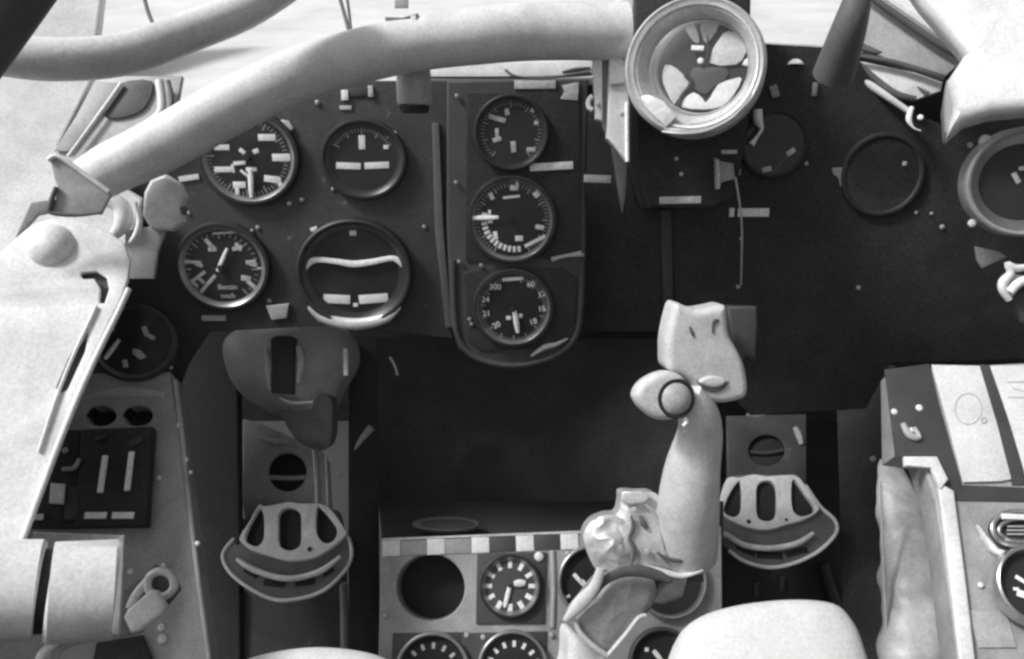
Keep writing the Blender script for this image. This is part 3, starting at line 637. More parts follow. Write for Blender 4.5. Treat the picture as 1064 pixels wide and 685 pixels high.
e = [(167 + 14*math.cos(a*math.pi/8), 607 - 13*math.sin(a*math.pi/8)) for a in range(16)]
MB().ptube(LV, e, 4.6, .002, seg=12, sm=2, closed=True).build('eye', ALU, t)
MB().ptube(LV, [(134, 632), (142, 618), (155, 602)], [4, 5, 5], .001, seg=10).build('arm', ALU, t)
MB().pplate(LC, c5([(380, 620), (560, 590), (600, 690), (360, 720)]), w0=.001, w1=.006, b=.001).build('foot_pad', DARK, label='dark pad at the bottom edge between the white drum and seat rail', cat='pad')

# ================================================================ left pedal group
def pedal(fr, outer, holes, facecut, lip, label, slots, rim, sill):
    t = thing('rudder_pedal', fr.at(*sill), label, 'pedal', 'rudder pedals')
    MB().pplate(fr, outer, w0=-.012, w1=-.004, b=.003, sm=4, res=3).build('lower_tray', PEDD, t)
    MB().pplate(fr, facecut, holes, w0=-.004, w1=.004, b=.0009, sm=4, res=3).build('foot_plate', PEDM, t)
    hb = MB()
    for h in holes: hb.pplate(fr, h, w0=-.0039, w1=-.0034, b=.0001, sm=4)
    hb.build('hole_backing', BLACK, t)
    MB().ptube(fr, lip, [2.0] + [3.0]*(len(lip)-2) + [2.0], .004, seg=12).build('toe_lip', PEDM, t)
    MB().ptube(fr, rim, 2.0, -.004, seg=12).build('rim_bead', PEDM, t)
    for q in slots: MB().bar(fr, *q, -.0038, -.0030, .0003).build('slot', BLACK, t)
    return t
c6 = lambda l: C(200, 480, 3.807, l)
outL = c6([(225, 210), (545, 180), (600, 260), (630, 350), (610, 420), (520, 510), (400, 548), (300, 540), (180, 470), (125, 400), (128, 345), (195, 275)])
faceL = c6([(262, 168), (285, 175), (345, 165), (385, 158), (430, 165), (500, 165), (545, 185), (600, 262), (605, 290), (540, 345), (470, 380), (380, 390), (300, 370), (240, 350), (190, 315), (190, 290), (225, 235)])
hL = [c6([(258, 192), (272, 190), (282, 220), (282, 300), (258, 333), (225, 325), (208, 300), (225, 250)]),
      c6([(385, 180), (425, 200), (430, 265), (425, 330), (385, 350), (345, 330), (340, 265), (345, 200)]),
      c6([(492, 180), (510, 185), (545, 225), (572, 270), (560, 308), (530, 322), (503, 305), (488, 265)])]
lipL = c6([(175, 385), (225, 418), (290, 445), (370, 462), (450, 452), (520, 425), (585, 375)])
rimL = c6([(605, 270), (630, 350), (610, 420), (520, 508), (400, 545), (300, 538), (180, 468), (126, 400), (130, 345), (200, 270)])
slL = [(260.5, 595.5, 16, 5, -28), (285, 606, 22, 7, -5), (317, 605, 20, 7, 8), (341, 594, 12, 6, 35)]
pL = pedal(PDL, outL, hL, faceL, lipL, 'left rudder pedal, pale fan shaped casting with three holes under the grey bulb', slL, rimL, (300, 620))
screw(pL, PDL, 200+463/3.807, 480+345/3.807, 2.4, .0045, BLACK)
t = thing('pedal_arm', PDL.at(298, 520), 'pale grey arm with a round hole between the grey bulb and left pedal', 'arm')
AL = F(298, 490, 1.06, -25)
MB().pplate(AL, [(253, 435), (275, 442), (305, 455), (330, 462), (342, 480), (345, 530), (345, 560), (256, 556), (252, 520)], [ell(298.5, 490.5, 20, 20)], w0=-.006, w1=0, b=.0015).build('arm_plate', CONS2, t)
MB().pplate(AL, ell(298.5, 490.5, 24), w0=-.010, w1=-.0065, b=.0005).build('hole_back', BLACK, t)
MB().ptube(AL, [(277, 496), (300, 497), (318, 496)], 2.6, -.004, seg=10).build('cross_pin', CONS2, t)
MB().ptube(AL, [(339, 474), (340, 500), (341, 525)], 1.4, .0006, seg=8).build('bright_seam', ALU, t)
MB().ptube(AL, [(326, 466), (329, 500), (330, 535)], 2.2, .0006, seg=8).build('bright_seam', ALU, t)
MB().ptube(AL, [(272, 455), (285, 459), (298, 460)], [2, 3.4, 2], .002, seg=8).build('clip', ALU, t)

# bulb shaped housing
BH = F(288, 385, .88, 0)
k = .88/FPX; c = BH.uv(287, 384)
t = thing('bulb_housing', BH.at(288, 440), 'rounded grey bulb shaped housing with a dark upright slot, above left pedal', 'housing')
body = smooth(BH.poly([(222, 352), (250, 336), (290, 330), (330, 336), (352, 352), (358, 380), (346, 405), (335, 425), (330, 440), (300, 440), (262, 428), (236, 408), (222, 380)]), 4)
cx_, cy_ = c
vs = []; fs = []; n = len(body); prof = [(1.0, -.05), (1.0, 0)] + [(math.cos(a*math.pi/32), .046*math.sin(a*math.pi/32)**1.2) for a in range(2, 16)]
for s_, w_ in prof:
    for (x, y) in body: vs.append(BH.p(cx_ + (x-cx_)*s_, cy_ + (y-cy_)*s_, w_ - .038))
for j in range(len(prof)-1):
    for i in range(n): fs.append((j*n+i, j*n+(i+1) % n, (j+1)*n+(i+1) % n, (j+1)*n+i))
fs.append(tuple((len(prof)-1)*n+i for i in range(n)))
MB().add(vs, fs).build('shell', SOFTG, t, angle=60)
MB().pplate(BH, [(281, 352), (288, 349), (299, 349), (306, 353), (305, 410), (282, 409)], w0=-.01, w1=.0095, b=.0015).build('slot_insert', DARK, t)
MB().ptube(BH, [(276, 360), (277, 375), (280, 405)], [1.6, 3.4, 1.6], .0075, seg=10).build('slot_edge', CONS2, t)
MB().ptube(BH, [(310, 360), (313, 376), (310, 398)], [3, 4, 2.6], .0075, seg=10).build('slot_edge', CONS2, t)
MB().ptube(BH, [(290, 414), (305, 419), (325, 418)], [1.2, 2.2, 1.2], .0055, seg=10).build('lower_seam', CONS2, t)
crumple(BH, [(290, 412), (338, 410), (345, 436), (340, 466), (318, 464), (300, 446)], -.014, .004, .0012, 30).build('neck', mat('worn_neck_rubber', .11, .6), t)
MB().bar(F(359, 376, .86, 5), 359, 376.5, 4.5, 28, 0, -.001, .001).build('white_marker_strip', LUMED, label='single short upright white strip right of the grey bulb housing', cat='strip')
MB().ptube(F(410, 380, .9, 5), [(405, 371), (410, 380), (413, 390)], 1.2, 0).build('curved_wire', LUMED, label='tiny curved pale wire in the dark below the centre gauges', cat='wire')
MB().ptube(F(376, 455, .95, 5), [(369, 467), (376, 456), (386, 444)], [1.2, 3, 4], 0).build('small_lever', CONS2, label='small slanted grey lever right of the left pedal arm', cat='lever')
screw(None, F(353, 493, .98, 5), 353, 493, 3, .0, CONS2, 'loose_bolt'); o = bpy.data.objects['loose_bolt']; tag(o, 'small pale bolt head right of the left pedal arm', 'bolt')
# foot well partition plates beside left pedal
t = thing('left_pedal_channel', P(300, 690, 1.08), 'dark upright channel with two pale edges below the left pedal', 'channel')
CH = F(300, 600, 1.08, 5)
MB().pplate(CH, [(244, 560), (360, 560), (362, 780), (242, 780)], w0=-.03, w1=-.025, b=.001).build('channel_back', PANEL, t)
MB().ptube(CH, [(247, 612), (246, 660), (244, 760)], 4, -.02).build('channel_edge', CONS, t)
MB().ptube(CH, [(357, 606), (358, 660), (358, 760)], 4.4, -.02).build('channel_edge', CONS, t)
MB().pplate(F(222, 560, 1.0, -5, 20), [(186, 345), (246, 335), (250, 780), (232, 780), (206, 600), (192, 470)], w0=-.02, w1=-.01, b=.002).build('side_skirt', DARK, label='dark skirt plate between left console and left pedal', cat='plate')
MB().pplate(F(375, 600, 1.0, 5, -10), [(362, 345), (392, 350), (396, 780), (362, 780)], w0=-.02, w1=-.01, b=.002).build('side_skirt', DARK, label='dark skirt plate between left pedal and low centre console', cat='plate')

# ================================================================ right pedal group
c7 = lambda l: C(720, 440, 4.28, l)
outR = c7([(170, 240), (270, 226), (460, 232), (505, 275), (560, 370), (628, 430), (635, 490), (560, 570), (450, 625), (340, 643), (230, 615), (150, 550), (130, 500), (118, 400), (125, 330)])
faceR = c7([(152, 245), (210, 240), (270, 226), (330, 235), (400, 230), (460, 232), (500, 275), (545, 345), (560, 385), (500, 425), (420, 448), (330, 472), (240, 460), (170, 430), (120, 390), (120, 345)])
hR = [c7([(200, 258), (215, 270), (218, 330), (213, 390), (185, 416), (150, 405), (138, 380), (160, 320)]),
      c7([(328, 253), (368, 275), (374, 345), (366, 415), (328, 435), (288, 415), (282, 345), (288, 275)]),
      c7([(443, 252), (465, 262), (505, 320), (540, 370), (530, 400), (480, 412), (448, 390), (438, 330)])]
lipR = c7([(75, 465), (110, 485), (150, 497), (230, 542), (340, 556), (460, 535), (535, 488)])
rimR = c7([(500, 275), (565, 370), (630, 430), (635, 490), (560, 568), (450, 622), (340, 641), (230, 614), (160, 565)])
slR = [(775, 572, 20, 6, -25), (800, 577, 26, 7, -3), (828, 574, 24, 6, 14)]
pR = pedal(PDR, outR, hR, faceR, lipR, 'right rudder pedal, pale fan shaped casting with three holes beside the control stick', slR, rimR, (810, 585))
screw(pR, PDR, 720+248/4.28, 440+436/4.28, 2.2, .0045, BLACK); screw(pR, PDR, 720+415/4.28, 440+428/4.28, 1.6, .0045, BLACK)
AR = F(797, 470, 1.09, -25)
t = thing('pedal_arm', AR.at(797, 500), 'dark arm with a round hole just above the right pedal', 'arm')
MB().pplate(AR, [(755, 432), (838, 430), (838, 520), (756, 520)], [ell(797, 468, 19, 16)], w0=-.006, w1=0, b=.0015).build('arm_plate', PANEL, t)
MB().pplate(AR, ell(797, 468, 23), w0=-.010, w1=-.0065, b=.0005).build('hole_back', BLACK, t)
MB().ptube(AR, [(779, 470), (797, 471), (814, 468)], 2.2, -.004, seg=10).build('cross_pin', PANEL, t)
MB().ptube(AR, [(826, 444), (830, 452), (833, 462)], [2.4, 3.6, 2.4], .001, seg=10).build('clip', CONS, t)
MB().ptube(F(795, 430, .95, 5), [(776, 431), (788, 431), (797, 428), (812, 427)], [1.4, 3.2, 2.6, 2.4], 0).build('small_lever', LUME, label='small bright level lever right of the control stick neck', cat='lever')
MB().ptube(F(885, 418, .95, 5), [(876, 423), (885, 418), (892, 413)], [3, 3.6, 2.6], 0).build('small_peg', PANELC, label='small dull grey peg in the dark right foot well', cat='peg')
for q, l in (((907, 477), 'small pale bolt low in the dark right foot well'), ((842, 420), 'small pale bolt high in the dark right foot well')):
    screw(None, F(*q, 1.0, 5), *q, 3.0, 0, CONS2, 'well_bolt').__setitem__('label', l)
for o in [o for o in COL.objects if o.name.startswith('well_bolt')]: o['category'] = 'bolt'
CR = F(810, 600, 1.12, 5)
t = thing('right_pedal_channel', CR.at(810, 690), 'dark upright channel with dull edges below the right pedal', 'channel')
MB().pplate(CR, [(748, 560), (865, 560), (905, 780), (748, 780)], w0=-.03, w1=-.025, b=.001).build('channel_back', DARK, t)
MB().ptube(CR, [(856, 585), (866, 620), (884, 660), (910, 720)], [5, 6, 7, 7], -.02).build('channel_edge', PANELC, t)
MB().ptube(CR, [(743, 560), (744, 620), (745, 720)], 6, -.02).build('channel_edge', PANELC, t)
for q in [(786, 613), (813, 607)]: MB().bar(CR, *q, 5, 16, 0, -.0246, -.022).build('rib', PANELC, t)

# ================================================================ dim centre tunnel
TN = F(545, 450, 1.12, -20)
t = thing('tunnel_cover', TN.at(545, 545), 'smooth black tunnel cover in the middle between the pedals', 'cover')
MB().pplate(TN, [(372, 350), (740, 350), (748, 470), (752, 556), (396, 560), (388, 470)], w0=-.02, w1=0, b=.006, res=4).build('cover_plate', DARK, t)
MB().pplate(F(560, 550, .97, -55), [(396, 562), (396, 520), (752, 520), (752, 552)], w0=-.01, w1=0, b=.002).build('ledge', FLOORM, t)
LE = F(460, 545, .955, -50)
MB().pplate(LE, ell(463, 544, 35, 7.5), w0=-.004, w1=.0014, b=.0008).build('oval_rim', PANELC, t)
MB().pplate(LE, ell(465, 544.5, 29, 5), w0=.0015, w1=.0022, b=.0003).build('oval_hole', BLACK, t)

# ================================================================ low centre console
c9 = lambda l: C(380, 505, 3.807, l)
t = thing('low_centre_console', CC.at(570, 680), 'low grey centre console with a white and grey chequered top edge', 'console')
hole = ell(447.5, 610.5, 35.5, 34.5)
MB().pplate(CC, [(396, 560), (606, 552), (750, 547), (752, 800), (390, 800)], [hole], w0=-.04, w1=0, b=.002).build('panel_plate', CONS, t)
k = CC.d/FPX
MB().lathe(CC, CC.uv(447.5, 610.5), [(0, -.038), (37*k, -.038), (37*k, -.002)], 48).build('empty_hole_cup', BLACK, t)
MB().ptube(CC, [(397, 561), (500, 557), (606, 553), (700, 549)], 1.6, .0005, seg=8, sm=0).build('top_edge', ALU, t)
for i in range(5):
    x = 406.5 + i*46.3; y = 570 - i*1.8
    MB().bar(CC, x, y, 18.5, 16, 2, .0003, .0014).build('white_check', WHITE, t)
    if i < 4: MB().bar(CC, x + 23.2, y - .6, 27, 15, 2, .0003, .0010).build('grey_check', PANELC if i > 1 else CONS, t)
MB().pplate(CC, c9([(440, 266), (716, 262), (706, 545), (436, 546)]), w0=.0003, w1=.003, b=.001).build('clock_plate', PANELC, t)
MB().pplate(CC, [(480, 658), (568, 656), (568, 800), (480, 800)], w0=.0003, w1=.002, b=.001).build('gauge_plate', PANELC, t)
MB().pplate(CC, [(408, 658), (482, 657), (476, 800), (404, 800)], w0=.0003, w1=.0016, b=.001).build('gauge_plate', PANELC, t)
MB().ptube(CC, [(574, 572), (575, 610), (574, 652)], 2.6, .0008, seg=8).build('divider', CONS2, t)
screw(t, CC, 560, 578.5, 5, .0035, WHITE); 
for q in [(590, 575), (485, 660), (573, 660), (400, 640), (735, 640), (502, 662)]: screw(t, CC, *q, 2.8, .0022, CONS2)
cm = []
for h in range(12):
    a = math.radians(90 - 30*h); cm.append((530 + 22.5*math.cos(a), 609 - 22.5*math.sin(a), 7.5, 4.2 if h not in (4, 5, 6, 7) else 5.0, 90 - 30*h))
def clock(t, fr, c, r, w):
    MB().ptube(fr, [(534, 606.5), (540, 606), (546, 606)], [2.4, 4, 2.4], w + .003, seg=10, flat=.5).build('hour_hand', LUME, t)
gauge(CC, 530, 609, 32, 'round clock with twelve pale hour marks on the low centre console', marks=cm, needle=((529.5, 610), (524.5, 631), 4), extra=clock, name='cockpit_clock', cat='clock', prot=.011, rimw=.10)
gauge(CC, 617, 605, 37.5, 'half hidden console gauge behind the pale casting, left of the stick base', rim=RIM, marks=[(601, 602, 14, 4, -48), (606, 606, 6, 5, -48), (590, 620, 5, 3, 20)], prot=.011, bez=RIM, rimw=.03)
gauge(CC, 697, 604, 38, 'half hidden console gauge whose rim shows at right of the stick base', rim=RIM, marks=[(715, 595, 8, 4, 40)], prot=.011, bez=RIM, rimw=.03, face=DIAL)
low = lambda cx, cy, r_: [(cx + r_*math.cos(math.radians(a)), cy - r_*math.sin(math.radians(a)), 6, 3.4, a) for a in range(15, 180, 24)]
gauge(CC, 449, 698, 38, 'console gauge at the bottom edge under the large black hole', marks=low(449, 698, 27), prot=.011, bez=RIM, rimw=.03, dull=1)
gauge(CC, 533, 694, 36, 'console gauge at the bottom edge directly under the clock', marks=low(533, 694, 25), prot=.011, bez=RIM, rimw=.03)
gauge(CC, 690, 690, 35, 'small console gauge with one white pointer between stick base and right cushion', marks=[(672, 675, 4, 4)], needle=((679, 676), (688, 687), 4), prot=.011, bez=PANELC, rimw=.03)

# ================================================================ control stick
t = thing('control_stick', P(660, 640, .72), 'pale control stick with shaped grip and round thumb button in front of the dark tunnel', 'control stick')
cs = lambda l: C(580, 300, 3.807, l)
GR = F(735, 370, .64, 8, -6)
gp = cs([(470, 60), (510, 72), (550, 84), (610, 76), (665, 68), (674, 120), (682, 185), (712, 240), (742, 305), (755, 380), (752, 420), (735, 440), (690, 452), (640, 456), (595, 442), (555, 405), (520, 370), (480, 345), (435, 320), (430, 260), (432, 200), (448, 120)])
gr = MB().pplate(GR, gp, w0=-.030, w1=0, b=.006, sm=3, res=5).build('grip', GRIP, t, angle=50)
MB().ptube(GR, cs([(548, 365), (575, 390), (615, 402), (650, 392), (675, 365)]), [.6, 1.8, 2.2, 1.8, .6], .0002, seg=10).build('finger_ridge', STRUT, gr)
MB().pplate(GR, cs([(560, 372), (590, 350), (640, 350), (668, 368), (640, 390), (600, 392)]), w0=-.002, w1=.003, b=.0022, sm=3, res=4).build('bump', GRIP, gr)
MB().ptube(GR, cs([(520, 150), (528, 170), (536, 190)]), [1, 1.8, 1], .0002, seg=8).build('slit', STRUT, gr)
MB().ptube(GR, cs([(635, 126), (618, 128), (612, 150), (612, 175)]), [1.2, 2.2, 1.4, 1.2], .0002, seg=8).build('slit', STRUT, gr)
BT = F(700, 414, .63, 0, -10)
bp_ = cs([(310, 410), (335, 370), (385, 338), (440, 325), (495, 345), (520, 385), (545, 450), (530, 490), (480, 515), (400, 520), (340, 480), (312, 440)])
bh = MB().pplate(BT, bp_, w0=-.018, w1=0, b=.006, sm=3, res=5).build('button_head', GRIP, t, angle=50)
c = BT.uv(580+468/3.807, 300+435/3.807, 0); r = 17*.63/900
MB().lathe(BT, c, [(r*1.25, -.001), (r*1.15, .0012), (r*1.0, .0008), (r*.98, -.0008)], 32).build('button_well', BLACK, bh)
MB().lathe(BT, c, [(0, .0052), (r*.4, .0046), (r*.75, .003), (r*.95, .0008), (r*.97, -.001)], 32).build('thumb_button', CONS2, bh)
MB().tube([P(714, 408, .645), P(725, 428, .655), P(727, 452, .67), P(719, 490, .685), P(715, 530, .70), P(713, 576, .72)], [.011, .0150, .0175, .0220, .0250, .0255], seg=32, ref=R).build('column', mat('stick_column_paint', .62, .5, stain=.3, stain_scale=18, var=.15, scale=30, bump=.25), t)
MB().ptube(BT, cs([(500, 515), (508, 525), (495, 545)]), 2.6, 0, seg=8).build('pin', ALU, t)
MB().pplate(F(772, 350, .67, 5), [(754, 318), (787, 319), (788, 340), (786, 378), (776, 372), (768, 380), (760, 350)], w0=-.03, w1=-.012, b=.003).build('rear_trigger_guard', PANELC, t)
sb = lambda l: C(580, 420, 2.585, l)
BS = F(660, 560, .70, -5)
crumple(BS, sb([(172, 236), (215, 236), (265, 242), (290, 300), (305, 350), (315, 398), (385, 408), (396, 445), (330, 462), (235, 450), (170, 452), (105, 445), (80, 400), (68, 355), (88, 318), (125, 300), (158, 294), (168, 262)]), -.006, .008, .0028, 22).build('base_casting', ALU, t, angle=50)
crumple(BS, sb([(110, 304), (150, 298), (178, 312), (190, 340), (182, 372), (196, 400), (192, 436), (150, 450), (100, 434), (86, 404), (78, 368), (92, 330)]), -.001, .007, .0042, 38, back=.01, sm=1, power=1.6).build('boss', ALU, t, angle=30)
MB().pplate(BS, sb([(172, 234), (222, 232), (250, 246), (232, 268), (190, 272), (168, 258)]), w0=-.002, w1=.005, b=.002, sm=0).build('top_lug', ALU, t)
MB().ptube(BS, sb([(196, 300), (202, 330), (192, 360), (204, 392), (198, 432)]), [1, 2.4, 1.6, 2.6, 1], .0035, seg=10).build('joint_crease', STRUT, t)  # dark tube colours in the shade of this crease
MB().ptube(BS, sb([(232, 268), (262, 300), (276, 350), (284, 392)]), [1, 2.0, 1.6, 1], .003, seg=10).build('joint_crease', CONS2, t)
MB().ptube(BS, sb([(150, 452), (200, 440), (260, 444), (330, 462), (388, 446)]), [2, 3, 3, 3, 1.5], .001, seg=10).build('joint_crease', WHITE, t)
for q in ((205, 284), (240, 396), (160, 372)): screw(t, BS, 580 + q[0]/2.585, 420 + q[1]/2.585, 3.4, .0045, CONS2, 'joint_bolt')
MB().ptube(BS, sb([(222, 300), (228, 320), (240, 335)]), [1, 3, 1.4], .002, seg=8).build('cleft_shade', STRUT, t)  # dark tube paints the shade inside the cleft
MB().ptube(BS, sb([(265, 398), (285, 412), (320, 420), (370, 412)]), [1, 2, 2.2, 1], .0055, seg=8).build('collar_gap', STRUT, t)
MB().ptube(F(650, 600, .675, 0), [(616, 622), (626, 606), (642, 596), (662, 593), (684, 598), (696, 604)], [2, 4.5, 5.5, 6.5, 5.5, 3], .0, seg=12, flat=.5).build('painted_fold_shade', STRUT, t)  # dark arc paints the fold's shade between base casting and lower block
MB().ptube(F(600, 620, .67, 0), sb([(115, 440), (98, 490), (60, 535), (18, 582)]), [4.5, 6, 8, 3], .0, seg=14, flat=.6).build('link_arm', WHITE, t)
BL = F(635, 640, .68, -5, -10)
crumple(BL, sb([(150, 455), (200, 445), (255, 468), (262, 520), (240, 560), (185, 615), (132, 670), (88, 630), (45, 582), (80, 530), (110, 490)]), -.004, .006, .0016, 24, sm=1, power=5).build('lower_block', mat('lower_block_paint', .34, .42, metal=.2, var=.2, scale=30, bump=.2), t, angle=50)
MB().ptube(BL, sb([(42, 578), (60, 615), (95, 650), (132, 676)]), 2.8, .001, seg=10).build('block_edge', WHITE, t)
MB().ptube(BL, sb([(132, 676), (180, 620), (215, 575), (235, 568)]), 2.4, .001, seg=10).build('block_edge', WHITE, t)
crumple(BL, sb([(30, 620), (60, 622), (110, 668), (140, 700), (150, 800), (10, 800), (25, 690)]), -.012, .006, .0012, 30, sm=1).build('lower_stem', WHITE, t)
MB().pplate(F(690, 610, .73, -5), sb([(258, 535), (280, 490), (305, 468), (350, 462), (335, 520), (285, 540)]), w0=-.02, w1=0, b=.003).build('side_lug', ALU, t)
MB().pplate(F(690, 600, .74, -5), sb([(100, 435), (390, 430), (392, 480), (300, 470), (250, 520), (160, 470)]), w0=-.03, w1=-.004, b=.002).build('yoke', STRUT, t)

# ================================================================ right console
t = thing('right_console', RC.at(1030, 680), 'grey right console carrying two white papers and round switches', 'console')
MB().pplate(RC, [(928, 384), (1160, 372), (1300, 800), (1006, 800), (995, 690), (984, 600), (972, 520), (958, 478), (930, 474)], w0=-.03, w1=0, b=.002).build('panel_plate', CONS, t)
MB().pplate(RC, [(919, 384), (966, 378), (976, 420), (1000, 504), (1100, 508), (1100, 522), (985, 520), (965, 480), (930, 474)], w0=.0003, w1=.0013, b=.0003).build('dark_border', PANELC, t)
MB().pplate(RC, [(1018, 379), (1029, 379), (1069, 504), (1052, 504)], w0=.0004, w1=.0015, b=.0003).build('divider_strip', PANELC, t)
MB().pplate(RC, [(975, 500), (992, 510), (1004, 600), (1016, 700), (1030, 800), (1008, 800), (998, 690), (988, 600)], w0=.0003, w1=.006, b=.002).build('edge_rail', WHITE, t)
MB().pplate(RC, [(940, 474), (974, 474), (986, 498), (978, 508), (968, 486), (941, 484)], w0=.002, w1=.008, b=.0015).build('top_clip', WHITE, t)
for q in [(929, 428, 3.6), (955, 424, 4), (1019, 608, 3), (947, 447, 3)]: screw(t, RC, *q[:2], q[2], .0012, WHITE)
MB().ptube(RC, [(938, 440), (945, 452), (955, 455), (950, 444)], [3, 4, 3, 2], .003, seg=10).build('catch', CONS2, t)
MB().pplate(RC, C(794, 505, 3.807, [(850, 150), (880, 190), (930, 245), (1010, 270), (1100, 285), (1100, 300), (960, 292), (900, 250)]), w0=.0003, w1=.008, b=.002).build('curved_guard', WHITE, t)
MB().pplate(RC, C(794, 505, 3.807, [(800, 490), (960, 500), (1000, 640), (850, 640)]), w0=.0003, w1=.0014, b=.0004).build('wear_plate', CONS2, t)
for pts, l in (([(968, 379), (1018, 380), (1036, 440), (1051, 498), (1040, 500), (1001, 501), (985, 440)], 'white paper placard with faint round mark, the left of two on the right console'),
               ([(1029, 380), (1130, 378), (1160, 510), (1070, 508), (1050, 440)], 'white paper placard cut by the right edge of the picture')):
    pa = MB().pplate(RC, pts, w0=.0016, w1=.0026, b=.0003).build('paper_placard', PAPER, label=l, cat='paper', group='paper placards on the right console')
    if pts[0][0] < 1000:
        m = MB(); e = [(1006 + 14*math.cos(a*math.pi/8), 425 - 16*math.sin(a*math.pi/8)) for a in range(16)]
        m.ptube(RC, e, .7, .0026, seg=6, sm=2, closed=True); m.ptube(RC, ell(1022, 437, 2.6), 1.2, .0026, seg=6, sm=1, closed=True)
        m.build('printed_circle', mat('faded_ink', .42, .8, var=.1), pa)
    else:
        m = MB()
        for q in [(1056, 397, 20, 1.6), (1060, 413, 26, 1.6), (1058, 405, 12, 1.2, -20)]: m.bar(RC, *q[:4], q[4] if len(q) > 4 else 0, .0026, .0029, .0001)
        m.build('printed_lines', MATS['faded_ink'], pa)
c10 = lambda l: C(794, 505, 3.807, l)
SW = F(1056, 548, .70, -22)
t = thing('oval_switch', SW.at(1056, 560), 'oval ringed switch with pale bar on the right console below the papers', 'switch')
e = [(1058 + 27*math.cos(a*math.pi/10), 549 - 18*math.sin(a*math.pi/10)) for a in range(20)]
MB().ptube(SW, e, 2.6, .004, seg=10, sm=2, closed=True).build('outer_ring', STEEL, t)
e = [(1062 + 24*math.cos(a*math.pi/10), 551 - 12*math.sin(a*math.pi/10)) for a in range(20)]
MB().ptube(SW, e, 2.0, .006, seg=10, sm=2, closed=True).build('inner_ring', STEEL, t)
MB().pplate(SW, ell(1058, 549, 29, 20), w0=-.002, w1=.003, b=.001).build('base', DARK, t)
MB().bar(SW, 1062, 537, 40, 6, -2, .006, .009, .001).build('pale_bar', WHITE, t)
for i in range(3): MB().bar(SW, 1058, 547 + i*4, 22, 1.6, 0, .0035, .005, .0003).build('groove_bar', CONS2, t)
t = gauge(F(1072, 608, .680, -24), 1078, 608, 40, 'round steel rimmed switch dial at the right edge below the oval switch', rim=STEEL, bez=STEEL, marks=[(1062, 603, 14, 4, -35), (1064, 618, 14, 7, -20), (1056, 612, 6, 3)], prot=.011, rimw=.05)
screw(t, RC, 1040, 591.5, 6, .003, WHITE, 'fixing_screw')
# leather hose/boot right of right pedal
t = thing('leather_sleeve', P(955, 690, .80), 'wrinkled grey leather sleeve hanging beside the right console edge', 'sleeve')
path = [(924, 478), (930, 505), (940, 545), (948, 590), (953, 635), (957, 690), (968, 780)]
rad = [9, 19, 26, 33, 37, 41, 44]
q = smooth([(x, y, r_) for (x, y), r_ in zip(path, rad)], 12, closed=False)
vs = []; seg = 40; n = len(q)
for i, (x, y, r_) in enumerate(q):
    d = .88 - .12*i/n
    for k2 in range(seg):
        a = 2*math.pi*k2/seg
        wr = 1 + .055*math.sin(i*.33 + .9*math.sin(a) + 1.2) + .03*math.sin(i*.71 + 1.3*math.cos(a)) + .05*noise.noise(Vector((math.cos(a)*1.6, math.sin(a)*1.6, i*.13)))
        R_ = r_ * wr * d/FPX
        vs.append(P(x, y, d) + R*math.cos(a)*R_ + B*math.sin(a)*R_*.8)
fs = [(i*seg+k2, i*seg+(k2+1) % seg, (i+1)*seg+(k2+1) % seg, (i+1)*seg+k2) for i in range(n-1) for k2 in range(seg)] + [tuple(range(seg)), tuple((n-1)*seg+k2 for k2 in range(seg))]
MB().add(vs, fs).build('sleeve_skin', LEATH, t, angle=80)
MB().ptube(F(918, 590, .80, 0), [(915, 500), (917, 560), (919, 610), (921, 655)], [1.4, 1.8, 2.4, 1], .012, seg=8).build('side_seam', ALU, t)
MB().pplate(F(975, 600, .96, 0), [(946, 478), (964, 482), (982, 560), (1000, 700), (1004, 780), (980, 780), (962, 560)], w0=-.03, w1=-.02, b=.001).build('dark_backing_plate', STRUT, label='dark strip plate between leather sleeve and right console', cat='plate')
MB().pplate(F(890, 500, 1.05, 0, 30), [(868, 380), (930, 380), (926, 800), (880, 800)], w0=-.02, w1=-.01, b=.002).build('side_skirt', DARK, label='very dark skirt plate between right pedal and leather sleeve', cat='plate')

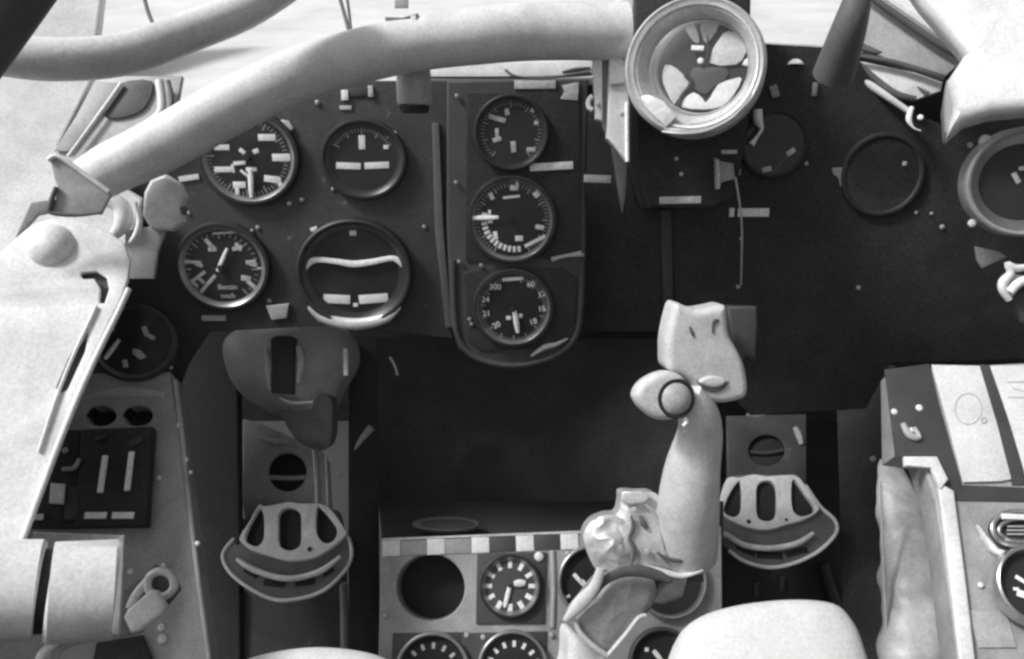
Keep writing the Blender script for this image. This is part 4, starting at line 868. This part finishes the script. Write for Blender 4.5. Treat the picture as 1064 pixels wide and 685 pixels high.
# ================================================================ seat
def lobe(fr, pts, w):
    outl = smooth(fr.poly(pts), 5); cx_ = sum(p[0] for p in outl)/len(outl); cy_ = sum(p[1] for p in outl)/len(outl)
    vs = []; n = len(outl); prof = [(1.0, -.03), (1.0, -.014), (.985, -.006), (.95, .0), (.88, .005), (.75, .009), (.5, .012), (.2, .013)]
    for s_, w_ in prof:
        for (x, y) in outl: vs.append(fr.p(cx_ + (x-cx_)*s_, cy_ + (y-cy_)*s_, w_))
    fs = [(j*n+i, j*n+(i+1) % n, (j+1)*n+(i+1) % n, (j+1)*n+i) for j in range(len(prof)-1) for i in range(n)] + [tuple((len(prof)-1)*n+i for i in range(n))]
    return MB().add(vs, fs)
t = thing('pilot_seat', P(560, 800, .58), 'white canvas seat cushion front with two rounded lobes at the bottom edge', 'seat')
ST = F(805, 680, .56, -35)
lobe(ST, [(697, 705), (705, 662), (722, 641), (760, 627), (820, 620), (868, 624), (889, 642), (901, 668), (910, 712), (900, 800), (800, 815), (705, 800)], 0).build('cushion_lobe', FABRIC, t, angle=80)
ST2 = F(330, 700, .56, -35)
lobe(ST2, [(222, 720), (240, 692), (270, 678), (328, 670), (385, 676), (412, 690), (432, 722), (430, 790), (330, 810), (225, 795)], 0).build('cushion_lobe', FABRIC, t, angle=80)
MB().tube([P(250, 790, .57), P(560, 815, .60), P(880, 790, .57)], .02, seg=20).build('seat_front_tube', CONS2, t)

# ================================================================ light, sky, camera
SUN_EL, SUN_AZ = math.radians(52), math.radians(-100)      # azimuth from +Y, clockwise positive; light from upper left behind the seat
w = bpy.data.worlds.new('World'); S.world = w; w.use_nodes = True
N = w.node_tree.nodes; L = w.node_tree.links
sky = N.new('ShaderNodeTexSky'); sky.sky_type = 'NISHITA'; sky.sun_disc = False
sky.sun_elevation = SUN_EL; sky.sun_rotation = SUN_AZ; sky.dust_density = 4; sky.air_density = 1
bw = N.new('ShaderNodeRGBToBW'); L.new(sky.outputs[0], bw.inputs[0]); L.new(bw.outputs[0], N['Background'].inputs[0])
N['Background'].inputs[1].default_value = .11
sd = bpy.data.lights.new('daylight', 'SUN'); sd.energy = 2.3; sd.angle = math.radians(10); sd.color = (1, 1, 1)
so = bpy.data.objects.new('daylight', sd); COL.objects.link(so)
dirv = Vector((math.sin(SUN_AZ)*math.cos(SUN_EL), math.cos(SUN_AZ)*math.cos(SUN_EL), math.sin(SUN_EL)))
so.rotation_euler = dirv.to_track_quat('Z', 'Y').to_euler(); so.location = CAM + dirv * 3
cd = bpy.data.cameras.new('camera'); co = bpy.data.objects.new('camera', cd); COL.objects.link(co)
cd.sensor_width = 36; cd.lens = 36 * FPX / 1064; cd.clip_start = .01; cd.clip_end = 200
co.location = CAM
co.rotation_euler = Matrix((R, U, B)).transposed().to_euler()
S.camera = co
S.view_settings.view_transform = 'Standard'; S.view_settings.look = 'None'; S.view_settings.gamma = 1
S.view_settings.exposure = 0.42
S.cycles.filter_width = 2.7
